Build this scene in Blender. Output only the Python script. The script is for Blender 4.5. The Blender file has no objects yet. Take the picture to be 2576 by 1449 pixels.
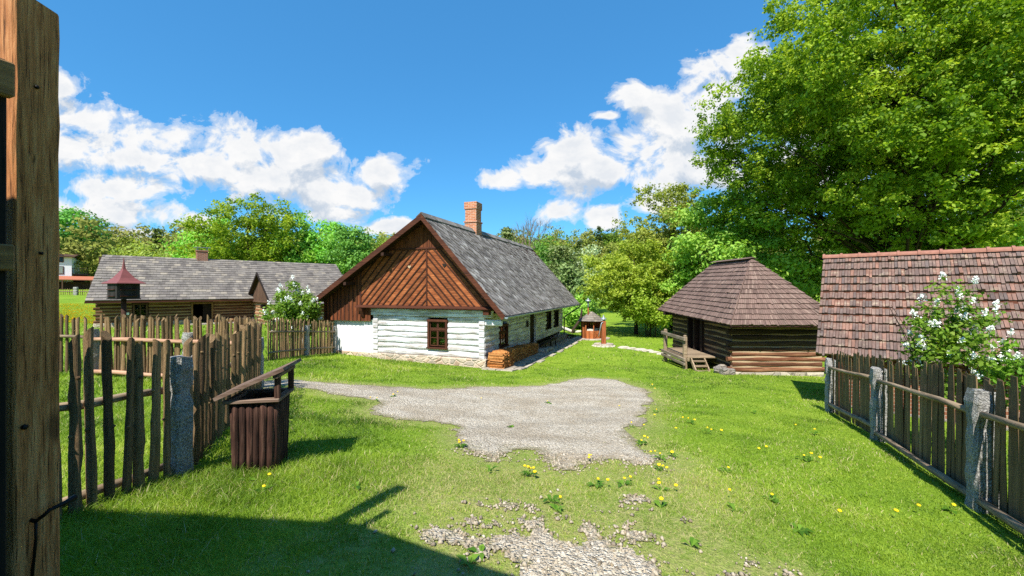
import bpy, math, random
import numpy as np
from mathutils import Vector, Matrix
R=math.radians
scene=bpy.context.scene
COL=scene.collection
random.seed(7); NR=np.random.default_rng(11)
SUN_AZ,SUN_EL=21.0,51.0      # bearing the light travels towards, elevation

# ------------------------------------------------------------------ terrain
CP=[(0,0,0),(-1.9,1.6,0),(0,2.5,-.12),(2.5,2.5,-.22),(-3.3,3.1,-.06),(-3.05,3.8,-.1),(-2.55,4.2,-.14),(0,4,-.26),(-1,6,-.42),
(0,8,-.72),(1,12,-1.14),(-4,12,-.9),(4.54,4,-.49),(5.83,6.6,-.74),(6.91,9.0,-1.02),(3,6,-.55),(4,10,-1.0),
(-1.1,17,-1.56),(-6,18.8,-1.46),(-8,19.9,-1.38),(.3,16.6,-1.58),(1.3,21,-1.74),(3.0,26,-1.85),(5,31,-1.92),
(8.46,16,-1.62),(11.8,16,-1.68),(7,20,-1.78),(8.5,23,-1.95),(5.7,25.9,-1.86),(5.6,30,-1.9),(12,32,-1.9),(10,27,-1.95),
(9,9,-1.15),(12,5,-1.2),(11,12,-1.4),(14,10,-1.4),(-10.3,10.3,-.48),(-5.3,8.8,-.42),(-7,6,-.25),(-12,4,-.1),(-8.33,14.8,-.84),(-8.4,17,-1.06),(-12,14,-.7),
(-16,16,-.65),(-25.9,26,-.75),(-18,31,-.85),(-14,37,-.95),(-20,22,-.68),(-49,45,.65),(-40,35,.05),(-60,58,1.1),(-20,60,0),(0,60,-1.5),(20,50,-1.8),(40,50,-1.5),
(40,20,-1.8),(30,0,-1.4),(0,-20,.6),(-30,0,.3),(-45,20,.4),(0,-45,1),(70,60,0),(-90,80,2.4),(0,120,3),(120,0,0),(-120,0,2),(60,120,3),(-60,130,4)]
_c=np.array(CP,float)
def _phi(d2): return np.where(d2>1e-12, .5*d2*np.log(np.maximum(d2,1e-12)), 0)
_n=len(_c); _A=np.zeros((_n+3,_n+3))
_A[:_n,:_n]=_phi(((_c[:,None,:2]-_c[None,:,:2])**2).sum(2))+np.eye(_n)*.6
_A[:_n,_n]=1; _A[:_n,_n+1:]=_c[:,:2]; _A[_n,:_n]=1; _A[_n+1:,:_n]=_c[:,:2].T
_w=np.linalg.solve(_A,np.concatenate([_c[:,2],[0,0,0]]))
def gzv(x,y):
    x=np.asarray(x,float); y=np.asarray(y,float); sh=x.shape
    x=x.ravel(); y=y.ravel(); r=np.hypot(x,y); k=np.minimum(1,130/np.maximum(r,1e-6))
    X=x*k; Y=y*k
    out=np.empty(len(x))
    for i in range(0,len(x),20000):
        d2=(X[i:i+20000,None]-_c[None,:,0])**2+(Y[i:i+20000,None]-_c[None,:,1])**2
        out[i:i+20000]=_phi(d2)@_w[:_n]+_w[_n]+_w[_n+1]*X[i:i+20000]+_w[_n+2]*Y[i:i+20000]
    t=np.clip((r-68)/130,0,1); t=t*t*(3-2*t)
    fwd=np.clip((y/np.maximum(r,1e-6)+.55)*1.5,0,1)*np.clip(.72+.75*x/np.maximum(r,1e-6),.22,.85)
    return (out+t*fwd*15).reshape(sh)
def gz(x,y): return float(gzv(np.array([x]),np.array([y]))[0])
F0,H0,X0,CAMZ=1050.,728.,1288.,1.65
def on_ground(X,Y):
    """where the line of sight through a point of the survey photo meets the ground"""
    dx,dz=(X-X0)/F0,(H0-Y)/F0
    d=1.5
    for _ in range(4000):
        if CAMZ+dz*d<=gz(dx*d,d): break
        d*=1.006
    return (dx*d,d)
# ------------------------------------------------------------------ object helpers
def tag(o,label=None,cat=None,group=None,kind=None):
    if label: o['label']=label
    if cat: o['category']=cat
    if group: o['group']=group
    if kind: o['kind']=kind
    return o
def empty(name,loc=(0,0,0),rz=0.,label=None,cat=None,group=None):
    o=bpy.data.objects.new(name,None); COL.objects.link(o); o.location=loc; o.rotation_euler=(0,0,rz); o.empty_display_size=.2
    return tag(o,label,cat,group)
def link(name,me,parent=None,loc=None):
    o=bpy.data.objects.new(name,me); COL.objects.link(o)
    if parent: o.parent=parent
    if loc is not None: o.location=loc
    return o
def npmesh(name,V,Fq,mats,rnd=None,smooth=False,attrs=None,midx=None):
    """fast mesh from numpy: V (n,3), Fq (m,k)"""
    me=bpy.data.meshes.new(name); V=np.asarray(V,np.float32); Fq=np.asarray(Fq,np.int32)
    m,k=Fq.shape
    me.vertices.add(len(V)); me.vertices.foreach_set('co',V.ravel())
    me.loops.add(m*k); me.loops.foreach_set('vertex_index',Fq.ravel())
    me.polygons.add(m); me.polygons.foreach_set('loop_start',np.arange(0,m*k,k,dtype=np.int32))
    try: me.polygons.foreach_set('loop_total',np.full(m,k,np.int32))
    except Exception: pass
    if smooth: me.polygons.foreach_set('use_smooth',np.ones(m,bool))
    if rnd is not None:
        a=me.attributes.new('rnd','FLOAT','FACE'); a.data.foreach_set('value',np.asarray(rnd,np.float32))
    for nm,val in (attrs or {}).items():
        a=me.attributes.new(nm,'FLOAT','POINT'); a.data.foreach_set('value',np.asarray(val,np.float32))
    for mt in mats: me.materials.append(mt)
    if midx is not None: me.polygons.foreach_set('material_index',np.asarray(midx,np.int32))
    me.update(calc_edges=True); me.validate()
    return me
class MB:
    """collects solids into one mesh; every face carries a random value 'rnd' for per-board colour"""
    def __init__(s,seed=0): s.v=[]; s.f=[]; s.r=[]; s.s=[]; s.rg=random.Random(seed)
    def raw(s,vs,fs,rnd=None,smooth=False):
        b=len(s.v); s.v.extend([tuple(p) for p in vs]); r=s.rg.random() if rnd is None else rnd
        for f in fs: s.f.append([b+i for i in f]); s.r.append(r); s.s.append(smooth)
    def box(s,x0,y0,z0,x1,y1,z1,rnd=None,j=0.):
        J=(lambda: s.rg.uniform(-j,j)) if j else (lambda:0)
        vs=[(x+J(),y+J(),z+J()) for z in(z0,z1) for y in(y0,y1) for x in(x0,x1)]
        s.raw(vs,[(0,2,3,1),(4,5,7,6),(0,1,5,4),(2,6,7,3),(0,4,6,2),(1,3,7,5)],rnd)
    def bbox(s,x0,y0,z0,x1,y1,z1,b=.01,rnd=None):
        """box with chamfered edges"""
        vs=[];idx={}
        for i,x in enumerate((x0,x1)):
            for j,y in enumerate((y0,y1)):
                for k,z in enumerate((z0,z1)):
                    sx,sy,sz=(1,-1)[i],(1,-1)[j],(1,-1)[k]
                    for ax in range(3):
                        p=[x+sx*b,y+sy*b,z+sz*b]; p[ax]=(x,y,z)[ax]; idx[i,j,k,ax]=len(vs); vs.append(p)
        fs=[]
        q=lambda a:[idx[t] for t in a]
        for i in(0,1): fs.append(q([(i,0,0,0),(i,1,0,0),(i,1,1,0),(i,0,1,0)])); fs.append(q([(0,i,0,1),(1,i,0,1),(1,i,1,1),(0,i,1,1)])); fs.append(q([(0,0,i,2),(1,0,i,2),(1,1,i,2),(0,1,i,2)]))
        for i in(0,1):
            for j in(0,1):
                fs.append(q([(i,j,0,0),(i,j,1,0),(i,j,1,1),(i,j,0,1)])); fs.append(q([(i,0,j,0),(i,1,j,0),(i,1,j,2),(i,0,j,2)])); fs.append(q([(0,i,j,1),(1,i,j,1),(1,i,j,2),(0,i,j,2)]))
                for k in(0,1): fs.append(q([(i,j,k,0),(i,j,k,1),(i,j,k,2)]))
        s.raw(vs,fs,rnd)
    def tube(s,pts,rad,n=8,rnd=None,smooth=True,cap=True,flat=1.,wob=0.):
        pts=[Vector(p) for p in pts]; m=len(pts); rr=rad if hasattr(rad,'__len__') else [rad]*m
        vs=[]; t0=(pts[1]-pts[0]).normalized(); a=t0.orthogonal().normalized()
        for i,p in enumerate(pts):
            t=(pts[min(i+1,m-1)]-pts[max(i-1,0)]).normalized()
            a=(a-t*a.dot(t)); a=a.normalized() if a.length>1e-6 else t.orthogonal().normalized()
            b=t.cross(a)
            for k in range(n):
                an=2*math.pi*k/n; w=1+(s.rg.uniform(-wob,wob) if wob else 0)
                vs.append(p+a*(math.cos(an)*rr[i]*w)+b*(math.sin(an)*rr[i]*w*flat))
        fs=[(i*n+k,i*n+(k+1)%n,(i+1)*n+(k+1)%n,(i+1)*n+k) for i in range(m-1) for k in range(n)]
        if cap: fs+= [tuple(range(n))[::-1],tuple((m-1)*n+k for k in range(n))]
        s.raw(vs,fs,rnd,smooth)
    def lathe(s,c,prof,n=16,rnd=None,smooth=True):
        vs=[(c[0]+r*math.cos(2*math.pi*k/n),c[1]+r*math.sin(2*math.pi*k/n),c[2]+z) for r,z in prof for k in range(n)]
        fs=[(i*n+k,i*n+(k+1)%n,(i+1)*n+(k+1)%n,(i+1)*n+k) for i in range(len(prof)-1) for k in range(n)]
        fs+=[tuple(range(n))[::-1],tuple((len(prof)-1)*n+k for k in range(n))]
        s.raw(vs,fs,rnd,smooth)
    def prism(s,poly,off,rnd=None):
        """poly: list of 3D points, off: extrusion vector"""
        n=len(poly); o=Vector(off); vs=[Vector(p) for p in poly]+[Vector(p)+o for p in poly]
        s.raw(vs,[tuple(range(n)),tuple(range(2*n-1,n-1,-1))]+[(i,n+i,n+(i+1)%n,(i+1)%n) for i in range(n)],rnd)
    def build(s,name,mats,parent=None,loc=None,off=(0,0,0)):
        me=bpy.data.meshes.new(name); o0=Vector(off)
        me.from_pydata([Vector(p)-o0 for p in s.v],[],s.f)
        a=me.attributes.new('rnd','FLOAT','FACE'); a.data.foreach_set('value',s.r)
        me.polygons.foreach_set('use_smooth',s.s)
        for m in (mats if isinstance(mats,(list,tuple)) else [mats]): me.materials.append(m)
        me.update()
        return link(name,me,parent,loc)
# ------------------------------------------------------------------ materials
def srgb(r,g,b): return tuple((c/255/12.92 if c/255<=.04045 else ((c/255+.055)/1.055)**2.4) for c in (r,g,b))+(1,)
class NT:
    def __init__(s,name):
        s.m=bpy.data.materials.new(name); s.m.use_nodes=True; s.t=s.m.node_tree; s.t.nodes.clear()
        s.out=s.n('ShaderNodeOutputMaterial')
    def n(s,ty,ins=None,**pr):
        x=s.t.nodes.new(ty)
        for k,v in pr.items(): setattr(x,k,v)
        for k,v in (ins or {}).items(): s.set(x.inputs[k],v)
        return x
    def set(s,sock,v):
        if isinstance(v,bpy.types.NodeSocket): s.t.links.new(v,sock)
        elif isinstance(v,bpy.types.Node): s.t.links.new(v.outputs[0],sock)
        else:
            if hasattr(sock.default_value,'__len__') and len(sock.default_value)==4 and hasattr(v,'__len__') and len(v)==3: v=tuple(v)+(1,)
            sock.default_value=v
    def math(s,op,a,b=0.,c=0.,clamp=False): x=s.n('ShaderNodeMath',{0:a,1:b,2:c},operation=op); x.use_clamp=clamp; return x.outputs[0]
    def mix(s,f,a,b,bl='MIX'):
        x=s.n('ShaderNodeMix',data_type='RGBA',blend_type=bl); s.set(x.inputs[0],f); s.set(x.inputs[6],a); s.set(x.inputs[7],b); return x.outputs[2]
    def ramp(s,f,stops,interp='LINEAR'):
        x=s.n('ShaderNodeValToRGB',{0:f}); cr=x.color_ramp; cr.interpolation=interp
        while len(cr.elements)<len(stops): cr.elements.new(.5)
        for e,(p,c) in zip(cr.elements,stops): e.position=p; e.color=tuple(c)[:3]+(1,) if hasattr(c,'__len__') else (c,c,c,1)
        return x.outputs[0]
    def noise(s,vec,sc,det=5,ro=.6,dist=0.): 
        x=s.n('ShaderNodeTexNoise',{'Scale':sc,'Detail':det,'Roughness':ro,'Distortion':dist}); 
        if vec is not None: s.set(x.inputs['Vector'],vec)
        return x.outputs[0]
    def coord(s,which='Object'): return s.n('ShaderNodeTexCoord').outputs[which]
    def mapv(s,vec,sc=(1,1,1),loc=(0,0,0),rot=(0,0,0)): return s.n('ShaderNodeMapping',{'Vector':vec,'Scale':sc,'Location':loc,'Rotation':rot}).outputs[0]
    def attr(s,nm='rnd'): return s.n('ShaderNodeAttribute',attribute_name=nm).outputs['Fac']
    def oinfo(s): return s.n('ShaderNodeObjectInfo').outputs['Random']
    def bump(s,h,st=.3,d=.02): return s.n('ShaderNodeBump',{'Height':h,'Strength':st,'Distance':d}).outputs[0]
    def pbr(s,col,rough=.8,normal=None,spec=.3,metal=0.):
        b=s.n('ShaderNodeBsdfPrincipled',{'Base Color':col,'Roughness':rough,'Specular IOR Level':spec,'Metallic':metal})
        if normal is not None: s.set(b.inputs['Normal'],normal)
        s.t.links.new(b.outputs[0],s.out.inputs[0]); return s.m
def wood(name,dark,mid,light,axis='X',sc=1.,var=.5,rough=.82,bump=.35,knots=False,moss=None):
    t=NT(name); ax='XYZ'.index(axis); s=[1.,1.,1.]; s[ax]=.06
    rv=t.math('FRACT',t.math('ADD',t.attr(),t.oinfo())); off=t.n('ShaderNodeCombineXYZ',{0:t.math('MULTIPLY',rv,13.7),1:t.math('MULTIPLY',rv,7.1),2:t.math('MULTIPLY',rv,9.3)})
    base=t.n('ShaderNodeVectorMath',{0:t.coord(),1:off},operation='ADD').outputs[0]
    v=t.mapv(base,[x*sc for x in s])
    g=t.noise(v,28,8,.68,.4)
    big=t.noise(t.mapv(base,[1 if i!=ax else .35 for i in range(3)]),2.2*sc,3,.6)
    f=t.math('ADD',t.math('MULTIPLY',g,.72),t.math('MULTIPLY',big,.3))
    c=t.ramp(f,[(.30,dark),(.50,mid),(.72,light)])
    if knots:
        vo=t.n('ShaderNodeTexVoronoi',{'Vector':t.mapv(base,[3.3 if i!=ax else 1.3 for i in range(3)]),'Scale':1.2}); k=t.ramp(vo.outputs['Distance'],[(.06,1.),(.13,0.)]); c=t.mix(t.math('MULTIPLY',k,.75),c,dark)
    cr=t.noise(t.mapv(base,[x*sc*(1 if i!=ax else .5) for i,x in enumerate(s)]),60,2,.5); crk=t.ramp(cr,[(.30,1.),(.37,0.)])
    c=t.mix(t.math('MULTIPLY',crk,.7),c,[x*.35 for x in dark[:3]])
    if moss is not None: c=t.mix(t.ramp(t.noise(base,3.1,5,.7),[(.5,0.),(.68,.75)]),c,moss)
    hv=t.math('MULTIPLY_ADD',rv,var,1-var*.5)
    c=t.mix(1.,c,t.n('ShaderNodeCombineColor',{0:hv,1:hv,2:hv}).outputs[0],'MULTIPLY')
    return t.pbr(c,rough,t.bump(t.math('SUBTRACT',g,t.math('MULTIPLY',crk,.5)),bump,.012),.25)
def plain(name,c,rough=.6,metal=0.,var=.15,sc=12,bump=.1,spec=.4):
    t=NT(name); n=t.noise(t.coord(),sc,5,.6)
    hv=t.math('MULTIPLY_ADD',n,var*2,1-var); cc=t.mix(1.,c,t.n('ShaderNodeCombineColor',{0:hv,1:hv,2:hv}).outputs[0],'MULTIPLY')
    return t.pbr(cc,rough,t.bump(n,bump,.01),spec,metal)
def stone_wall(name,cols,mortar,sc=4.,squash=(1,1,1.6),joint=.06,bump=.8):
    t=NT(name); v=t.mapv(t.coord(),squash); w=t.n('ShaderNodeVectorMath',{0:v,1:t.n('ShaderNodeVectorMath',{0:t.n('ShaderNodeTexNoise',{'Vector':v,'Scale':3.,'Detail':3.}).outputs['Color'],1:(.25,.25,.25)},operation='MULTIPLY').outputs[0]},operation='ADD').outputs[0]
    vo=t.n('ShaderNodeTexVoronoi',{'Vector':w,'Scale':sc}); ed=t.n('ShaderNodeTexVoronoi',{'Vector':w,'Scale':sc},feature='DISTANCE_TO_EDGE')
    rv=t.n('ShaderNodeSeparateColor',{0:vo.outputs['Color']}).outputs[0]
    c=t.ramp(rv,[(i/(len(cols)-1),q) for i,q in enumerate(cols)]); n=t.noise(t.coord(),22,6,.7)
    c=t.mix(.55,c,t.ramp(n,[(.25,.45),(.75,1.25)]),'MULTIPLY')
    m=t.ramp(t.math('ADD',ed.outputs[0],t.math('MULTIPLY_ADD',n,.06,-.03)),[(joint*.5,1.),(joint,0.)])
    c=t.mix(m,c,t.mix(.4,mortar,t.ramp(n,[(.3,.5),(.7,1.1)]),'MULTIPLY'))
    h=t.math('ADD',t.ramp(ed.outputs[0],[(0,0.),(joint*2.2,1.)]),t.math('MULTIPLY',n,.5))
    return t.pbr(c,.9,t.bump(h,bump,.04),.2)
def leaf_mat(name,c0,c1,c2,trans=.42,hue=.0):
    t=NT(name); r=t.attr()
    c=t.ramp(r,[(0,c0),(.5,c1),(1,c2)])
    o=t.oinfo(); c=t.n('ShaderNodeHueSaturation',{'Hue':t.math('MULTIPLY_ADD',o,hue,.5-hue/2),'Saturation':1.,'Value':t.math('MULTIPLY_ADD',o,.3,.85),'Color':c}).outputs[0]
    d=t.n('ShaderNodeBsdfPrincipled',{'Base Color':c,'Roughness':.55,'Specular IOR Level':.25}); tr=t.n('ShaderNodeBsdfTranslucent',{'Color':t.mix(1.,c,(1.25,1.2,.55,1),'MULTIPLY')})
    mx=t.n('ShaderNodeMixShader',{0:trans,1:d,2:tr}); t.t.links.new(mx.outputs[0],t.out.inputs[0]); return t.m
M={}
M['plank_red']=wood('brown_boards_upright',srgb(40,20,12),srgb(98,52,29),srgb(146,86,50),'Z',1.,.55,knots=True)
M['plank_diag']=wood('brown_boards_slanting',srgb(50,25,14),srgb(128,70,38),srgb(182,114,68),'X',1.,.5,knots=True)
M['trim_dark']=wood('dark_brown_trim',srgb(34,18,12),srgb(72,38,24),srgb(104,60,38),'X',1.,.4)
M['trim_dark_y']=wood('dark_brown_trim_deep',srgb(26,16,12),srgb(56,34,24),srgb(84,54,38),'Y',1.,.4)
M['frame']=wood('window_frame_brown',srgb(32,17,12),srgb(70,38,24),srgb(100,60,40),'Z',1.,.3)
M['dark_door']=wood('dark_door_boards',srgb(16,10,8),srgb(36,24,19),srgb(58,40,30),'Z',1.,.4)
M['log_dark']=wood('dark_weathered_logs',srgb(30,18,12),srgb(84,53,35),srgb(138,98,68),'X',.8,.9)
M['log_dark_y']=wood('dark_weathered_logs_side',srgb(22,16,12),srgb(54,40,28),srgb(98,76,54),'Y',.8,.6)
M['log_warm']=wood('warm_weathered_logs',srgb(40,22,16),srgb(104,64,44),srgb(176,132,100),'X',.7,.9,bump=.6)
M['log_warm_y']=wood('warm_weathered_logs_end',srgb(52,29,20),srgb(120,80,54),srgb(196,154,116),'Y',.7,.9,bump=.6)
M['chink']=plain('clay_chinking',srgb(176,152,122),.95,0,.22,14,.3)
M['old_picket']=wood('weathered_pickets',srgb(44,32,22),srgb(124,98,68),srgb(182,154,116),'Z',1.2,.9,moss=srgb(92,86,52),bump=.9)
M['batten']=wood('shadow_dark_battens',srgb(24,14,10),srgb(58,32,20),srgb(84,50,33),'X',1.,.4)  # batten colour darkened to draw the shadow gaps between gable boards
M['log_shaded']=wood('eave_shaded_logs',srgb(20,13,10),srgb(54,37,27),srgb(96,70,52),'X',.8,.7)  # log colour darkened to paint the eave shade on the granary's upper wall
M['chink_dark']=plain('darkened_clay_chinking',srgb(140,114,84),.95,0,.3,14,.3)  # chinking darkened with the granary's eave shade; the barn shares the tone
M['grey_board']=wood('grey_weathered_boards',srgb(46,36,25),srgb(112,90,62),srgb(164,140,104),'Z',1.,.8,moss=srgb(86,82,50))
M['grey_rail']=wood('grey_weathered_rails',srgb(66,55,43),srgb(130,112,90),srgb(176,156,130),'X',1.,.4)
M['pink_rail']=wood('pale_sawn_rail',srgb(120,84,64),srgb(172,132,106),srgb(200,164,138),'X',1.,.4)
M['gate_post']=wood('weathered_oak_post',srgb(84,48,28),srgb(190,126,76),srgb(232,178,122),'Z',2.6,.2,bump=.9,knots=True)
M['gate_dark']=wood('dark_gate_planks',srgb(12,9,8),srgb(30,24,20),srgb(52,42,34),'Z',1.,.5)
M['beam']=wood('oak_rail_end',srgb(62,42,26),srgb(128,96,60),srgb(168,132,88),'X',1.4,.3,bump=.5)
M['bin_wood']=wood('red_brown_stained_halfrounds',srgb(24,16,13),srgb(62,40,32),srgb(112,84,70),'Z',1.6,.9,bump=1.,rough=.95)
M['bin_trim']=wood('worn_brown_bin_boards',srgb(60,44,36),srgb(112,90,76),srgb(156,136,120),'X',1.2,.4)
M['orange_wood']=wood('fresh_split_firewood',srgb(96,56,26),srgb(166,108,56),srgb(212,160,100),'Y',1.,1.)
M['end_grain']=plain('firewood_ends',srgb(196,132,66),.9,0,.3,30,.3)
M['well_wood']=wood('orange_brown_boards',srgb(92,46,22),srgb(158,88,46),srgb(192,124,74),'Z',1.,.5)
M['pump_wood']=wood('reddish_pump_trunk',srgb(82,40,22),srgb(146,80,46),srgb(178,112,70),'Z',1.,.3)
M['bark']=wood('tree_bark',srgb(24,19,15),srgb(54,44,35),srgb(84,70,56),'Z',.5,.4,bump=.8)
M['bark_pale']=wood('pale_bark',srgb(70,60,50),srgb(112,98,84),srgb(150,136,120),'Z',.5,.4,bump=.6)
M['white_log']=wood('barkless_white_log',srgb(150,140,126),srgb(208,200,188),srgb(236,230,222),'X',1.,.2)
M['iron']=plain('black_iron',srgb(30,28,28),.55,.6,.3,20)
M['zinc']=plain('zinc_sheet',srgb(150,160,166),.42,.5,.12,5)
M['gutter_dark']=plain('dark_downpipe',srgb(52,60,62),.45,.4,.1,8)
M['copper']=plain('red_brown_sheet',srgb(126,72,66),.5,.1,.25,6)
M['plaster']=plain('white_plaster',srgb(222,223,224),.9,0,.10,3,.2)
M['plaster_house']=plain('pale_plaster',srgb(214,216,220),.9,0,.08,4,.1)
M['granite']=None
def granite():
    t=NT('rough_granite'); c=t.coord(); a=t.noise(c,70,4,.7); b=t.noise(c,9,5,.65)
    col=t.ramp(a,[(.3,srgb(84,82,80)),(.5,srgb(164,161,156)),(.7,srgb(224,221,214))]); col=t.mix(.5,col,t.ramp(b,[(.3,.55),(.7,1.2)]),'MULTIPLY'); col=t.mix(t.ramp(t.noise(c,5.5,6,.7),[(.54,0.),(.66,.6)]),col,srgb(120,118,84))
    return t.pbr(col,.9,t.bump(t.math('ADD',a,t.math('MULTIPLY',b,3.)),1.,.03),.25)
M['granite']=granite()
def whitewash(nm,axis):
    t=NT(nm); ax='XYZ'.index(axis); s=[1.]*3; s[ax]=.07
    rv=t.attr(); off=t.n('ShaderNodeCombineXYZ',{0:t.math('MULTIPLY',rv,13.7),1:t.math('MULTIPLY',rv,7.1),2:t.math('MULTIPLY',rv,9.3)})
    b=t.n('ShaderNodeVectorMath',{0:t.coord(),1:off},operation='ADD').outputs[0]; v=t.mapv(b,s)
    g=t.noise(v,15,7,.72,.5); p=t.noise(t.mapv(b,[1 if i!=ax else .3 for i in range(3)]),3.5,4,.65)
    wn=t.ramp(t.math('ADD',t.math('MULTIPLY',g,.62),t.math('MULTIPLY',p,.42)),[(.45,0.),(.58,1.)])
    col=t.mix(t.math('MULTIPLY',wn,.78),srgb(224,228,236),srgb(150,137,124)); crk=t.ramp(t.noise(t.mapv(b,[x*(1 if i!=ax else .6) for i,x in enumerate(s)]),42,2,.5),[(.32,1.),(.38,0.)])
    col=t.mix(t.math('MULTIPLY',crk,.6),col,srgb(92,84,80))
    sp_=t.n('ShaderNodeSeparateXYZ',{0:t.coord()}).outputs[2]; spl=t.math('MULTIPLY',t.ramp(sp_,[(.3,1.),(.95,0.)]),t.ramp(t.noise(t.coord(),4.,5,.7),[(.35,0.),(.7,.55)])); col=t.mix(spl,col,srgb(150,136,116))
    return t.pbr(col,.85,t.bump(t.math('SUBTRACT',g,t.math('MULTIPLY',crk,.6)),.5,.02),.25)
M['white_log_x']=whitewash('whitewashed_logs','X'); M['white_log_y']=whitewash('whitewashed_logs_side','Y')
M['white_chink']=plain('whitewashed_chinking',srgb(196,194,190),.95,0,.14,16,.3)
M['plinth']=stone_wall('fieldstone_plinth',[srgb(150,128,108),srgb(190,168,146),srgb(160,152,140),srgb(198,182,160),srgb(136,124,112)],srgb(206,188,168),2.6)
M['plinth_grey']=stone_wall('grey_fieldstone',[srgb(110,100,90),srgb(150,140,128),srgb(128,122,116),srgb(164,150,132)],srgb(140,132,122),3.)
M['stone']=stone_wall('flagstone',[srgb(168,156,142),srgb(196,184,168),srgb(150,142,132)],srgb(120,112,100),1.6,(1,1,1),.03,.4)
M['rock']=plain('pale_rock',srgb(178,170,156),.9,0,.35,7,.7)
def brick(nm,c1,c2,mortar,sc=1.):
    t=NT(nm); c=t.coord(); sp=t.n('ShaderNodeSeparateXYZ',{0:c}); v=t.n('ShaderNodeCombineXYZ',{0:t.math('ADD',sp.outputs[0],sp.outputs[1]),1:sp.outputs[2],2:0.})
    b=t.n('ShaderNodeTexBrick',{'Vector':v,'Color1':c1,'Color2':c2,'Mortar':mortar,'Scale':sc,'Mortar Size':.009,'Mortar Smooth':.2,'Bias':0.,'Brick Width':.29,'Row Height':.085})
    n=t.noise(c,25,6,.7); col=t.mix(.6,b.outputs[0],t.ramp(n,[(.25,.5),(.75,1.2)]),'MULTIPLY')
    return t.pbr(col,.9,t.bump(t.math('ADD',t.math('MULTIPLY',b.outputs['Fac'],-1.),t.math('MULTIPLY',n,.4)),.6,.015),.2)
M['brick']=brick('red_brick',srgb(170,98,66),srgb(196,126,88),srgb(206,190,172)); M['brick_dark']=brick('sooty_red_brick',srgb(128,78,58),srgb(150,98,74),srgb(170,150,136))
def tiles(nm,stops,lichen=None,sc=20.,rough=.85,lam=.5,grain=.5,streak=(1,1,1)):
    t=NT(nm); r=t.attr(); c=t.ramp(r,[(i/(len(stops)-1),q) for i,q in enumerate(stops)])
    big=t.noise(t.mapv(t.coord(),(1.,.55,.55)),1.7,5,.65); c=t.mix(.75,c,t.ramp(big,[(.3,.55),(.5,1.),(.72,1.2)]),'MULTIPLY')
    n=t.noise(t.mapv(t.coord(),streak),sc,6,.7); c=t.mix(grain,c,t.ramp(n,[(.25,.4),(.75,1.3)]),'MULTIPLY')
    if lichen is not None:
        ln=t.noise(t.coord(),5.5,7,.72); c=t.mix(t.ramp(ln,[(.56,0.),(.66,lam)]),c,lichen)
    return t.pbr(c,rough,t.bump(n,.35,.01),.3)
M['slate_diamond']=tiles('old_fibre_diamond_slates',[srgb(92,87,83),srgb(116,110,105),srgb(130,125,120),srgb(104,98,94),srgb(156,152,147)],srgb(184,182,176),18,lam=.42,grain=.75)
M['slate_row']=tiles('grey_roof_slates',[srgb(104,97,92),srgb(122,114,107),srgb(134,126,117),srgb(112,105,100),srgb(154,143,128)],srgb(164,158,144),16,lam=.3,grain=.65)
M['shingle']=tiles('brown_wood_shingles',[srgb(100,80,72),srgb(116,94,85),srgb(126,103,93),srgb(108,88,79),srgb(140,118,106)],None,26,grain=.5,streak=(.6,.6,.25))
M['clay']=tiles('old_clay_tiles',[srgb(104,86,80),srgb(126,102,92),srgb(116,98,90),srgb(146,108,92),srgb(100,88,84),srgb(134,110,98)],srgb(172,158,134),13,lam=.5,grain=.75,streak=(1,.5,.5))
M['clay_ridge']=plain('clay_ridge_tiles',srgb(146,100,84),.85,0,.5,11,.4)
M['clay_orange']=plain('orange_clay_tiles',srgb(168,100,74),.8,0,.3,9,.3)
M['dark_in']=plain('dark_interior',srgb(34,28,24),.95,0,.2)
M['brown_wall']=wood('brown_boarded_wall',srgb(40,28,22),srgb(84,60,46),srgb(110,84,64),'Z',1.,.4)
M['red_pot']=plain('terracotta',srgb(180,98,62),.8)
M['curtain']=plain('white_curtain',srgb(214,210,200),.9)
def glass():
    t=NT('window_glass'); g=t.n('ShaderNodeBsdfGlossy',{'Color':(.9,.95,1,1),'Roughness':.05}); tr=t.n('ShaderNodeBsdfTransparent',{'Color':(.72,.78,.76,1)})
    fr=t.n('ShaderNodeFresnel',{'IOR':1.5}); mx=t.n('ShaderNodeMixShader',{0:t.math('MULTIPLY',fr.outputs[0],.55),1:tr,2:g}); t.t.links.new(mx.outputs[0],t.out.inputs[0]); return t.m
M['glass']=glass()
M['yellow']=plain('dandelion_yellow',srgb(250,206,10),.7,0,.15,30)
M['stem']=plain('dandelion_stem',srgb(120,150,60),.7)
M['rosette']=leaf_mat('dandelion_leaves',srgb(62,100,26),srgb(86,128,34),srgb(120,156,52),.3)
M['white_flower']=plain('white_lilac_blossom',srgb(244,246,240),.8,0,.06,30)
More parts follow.
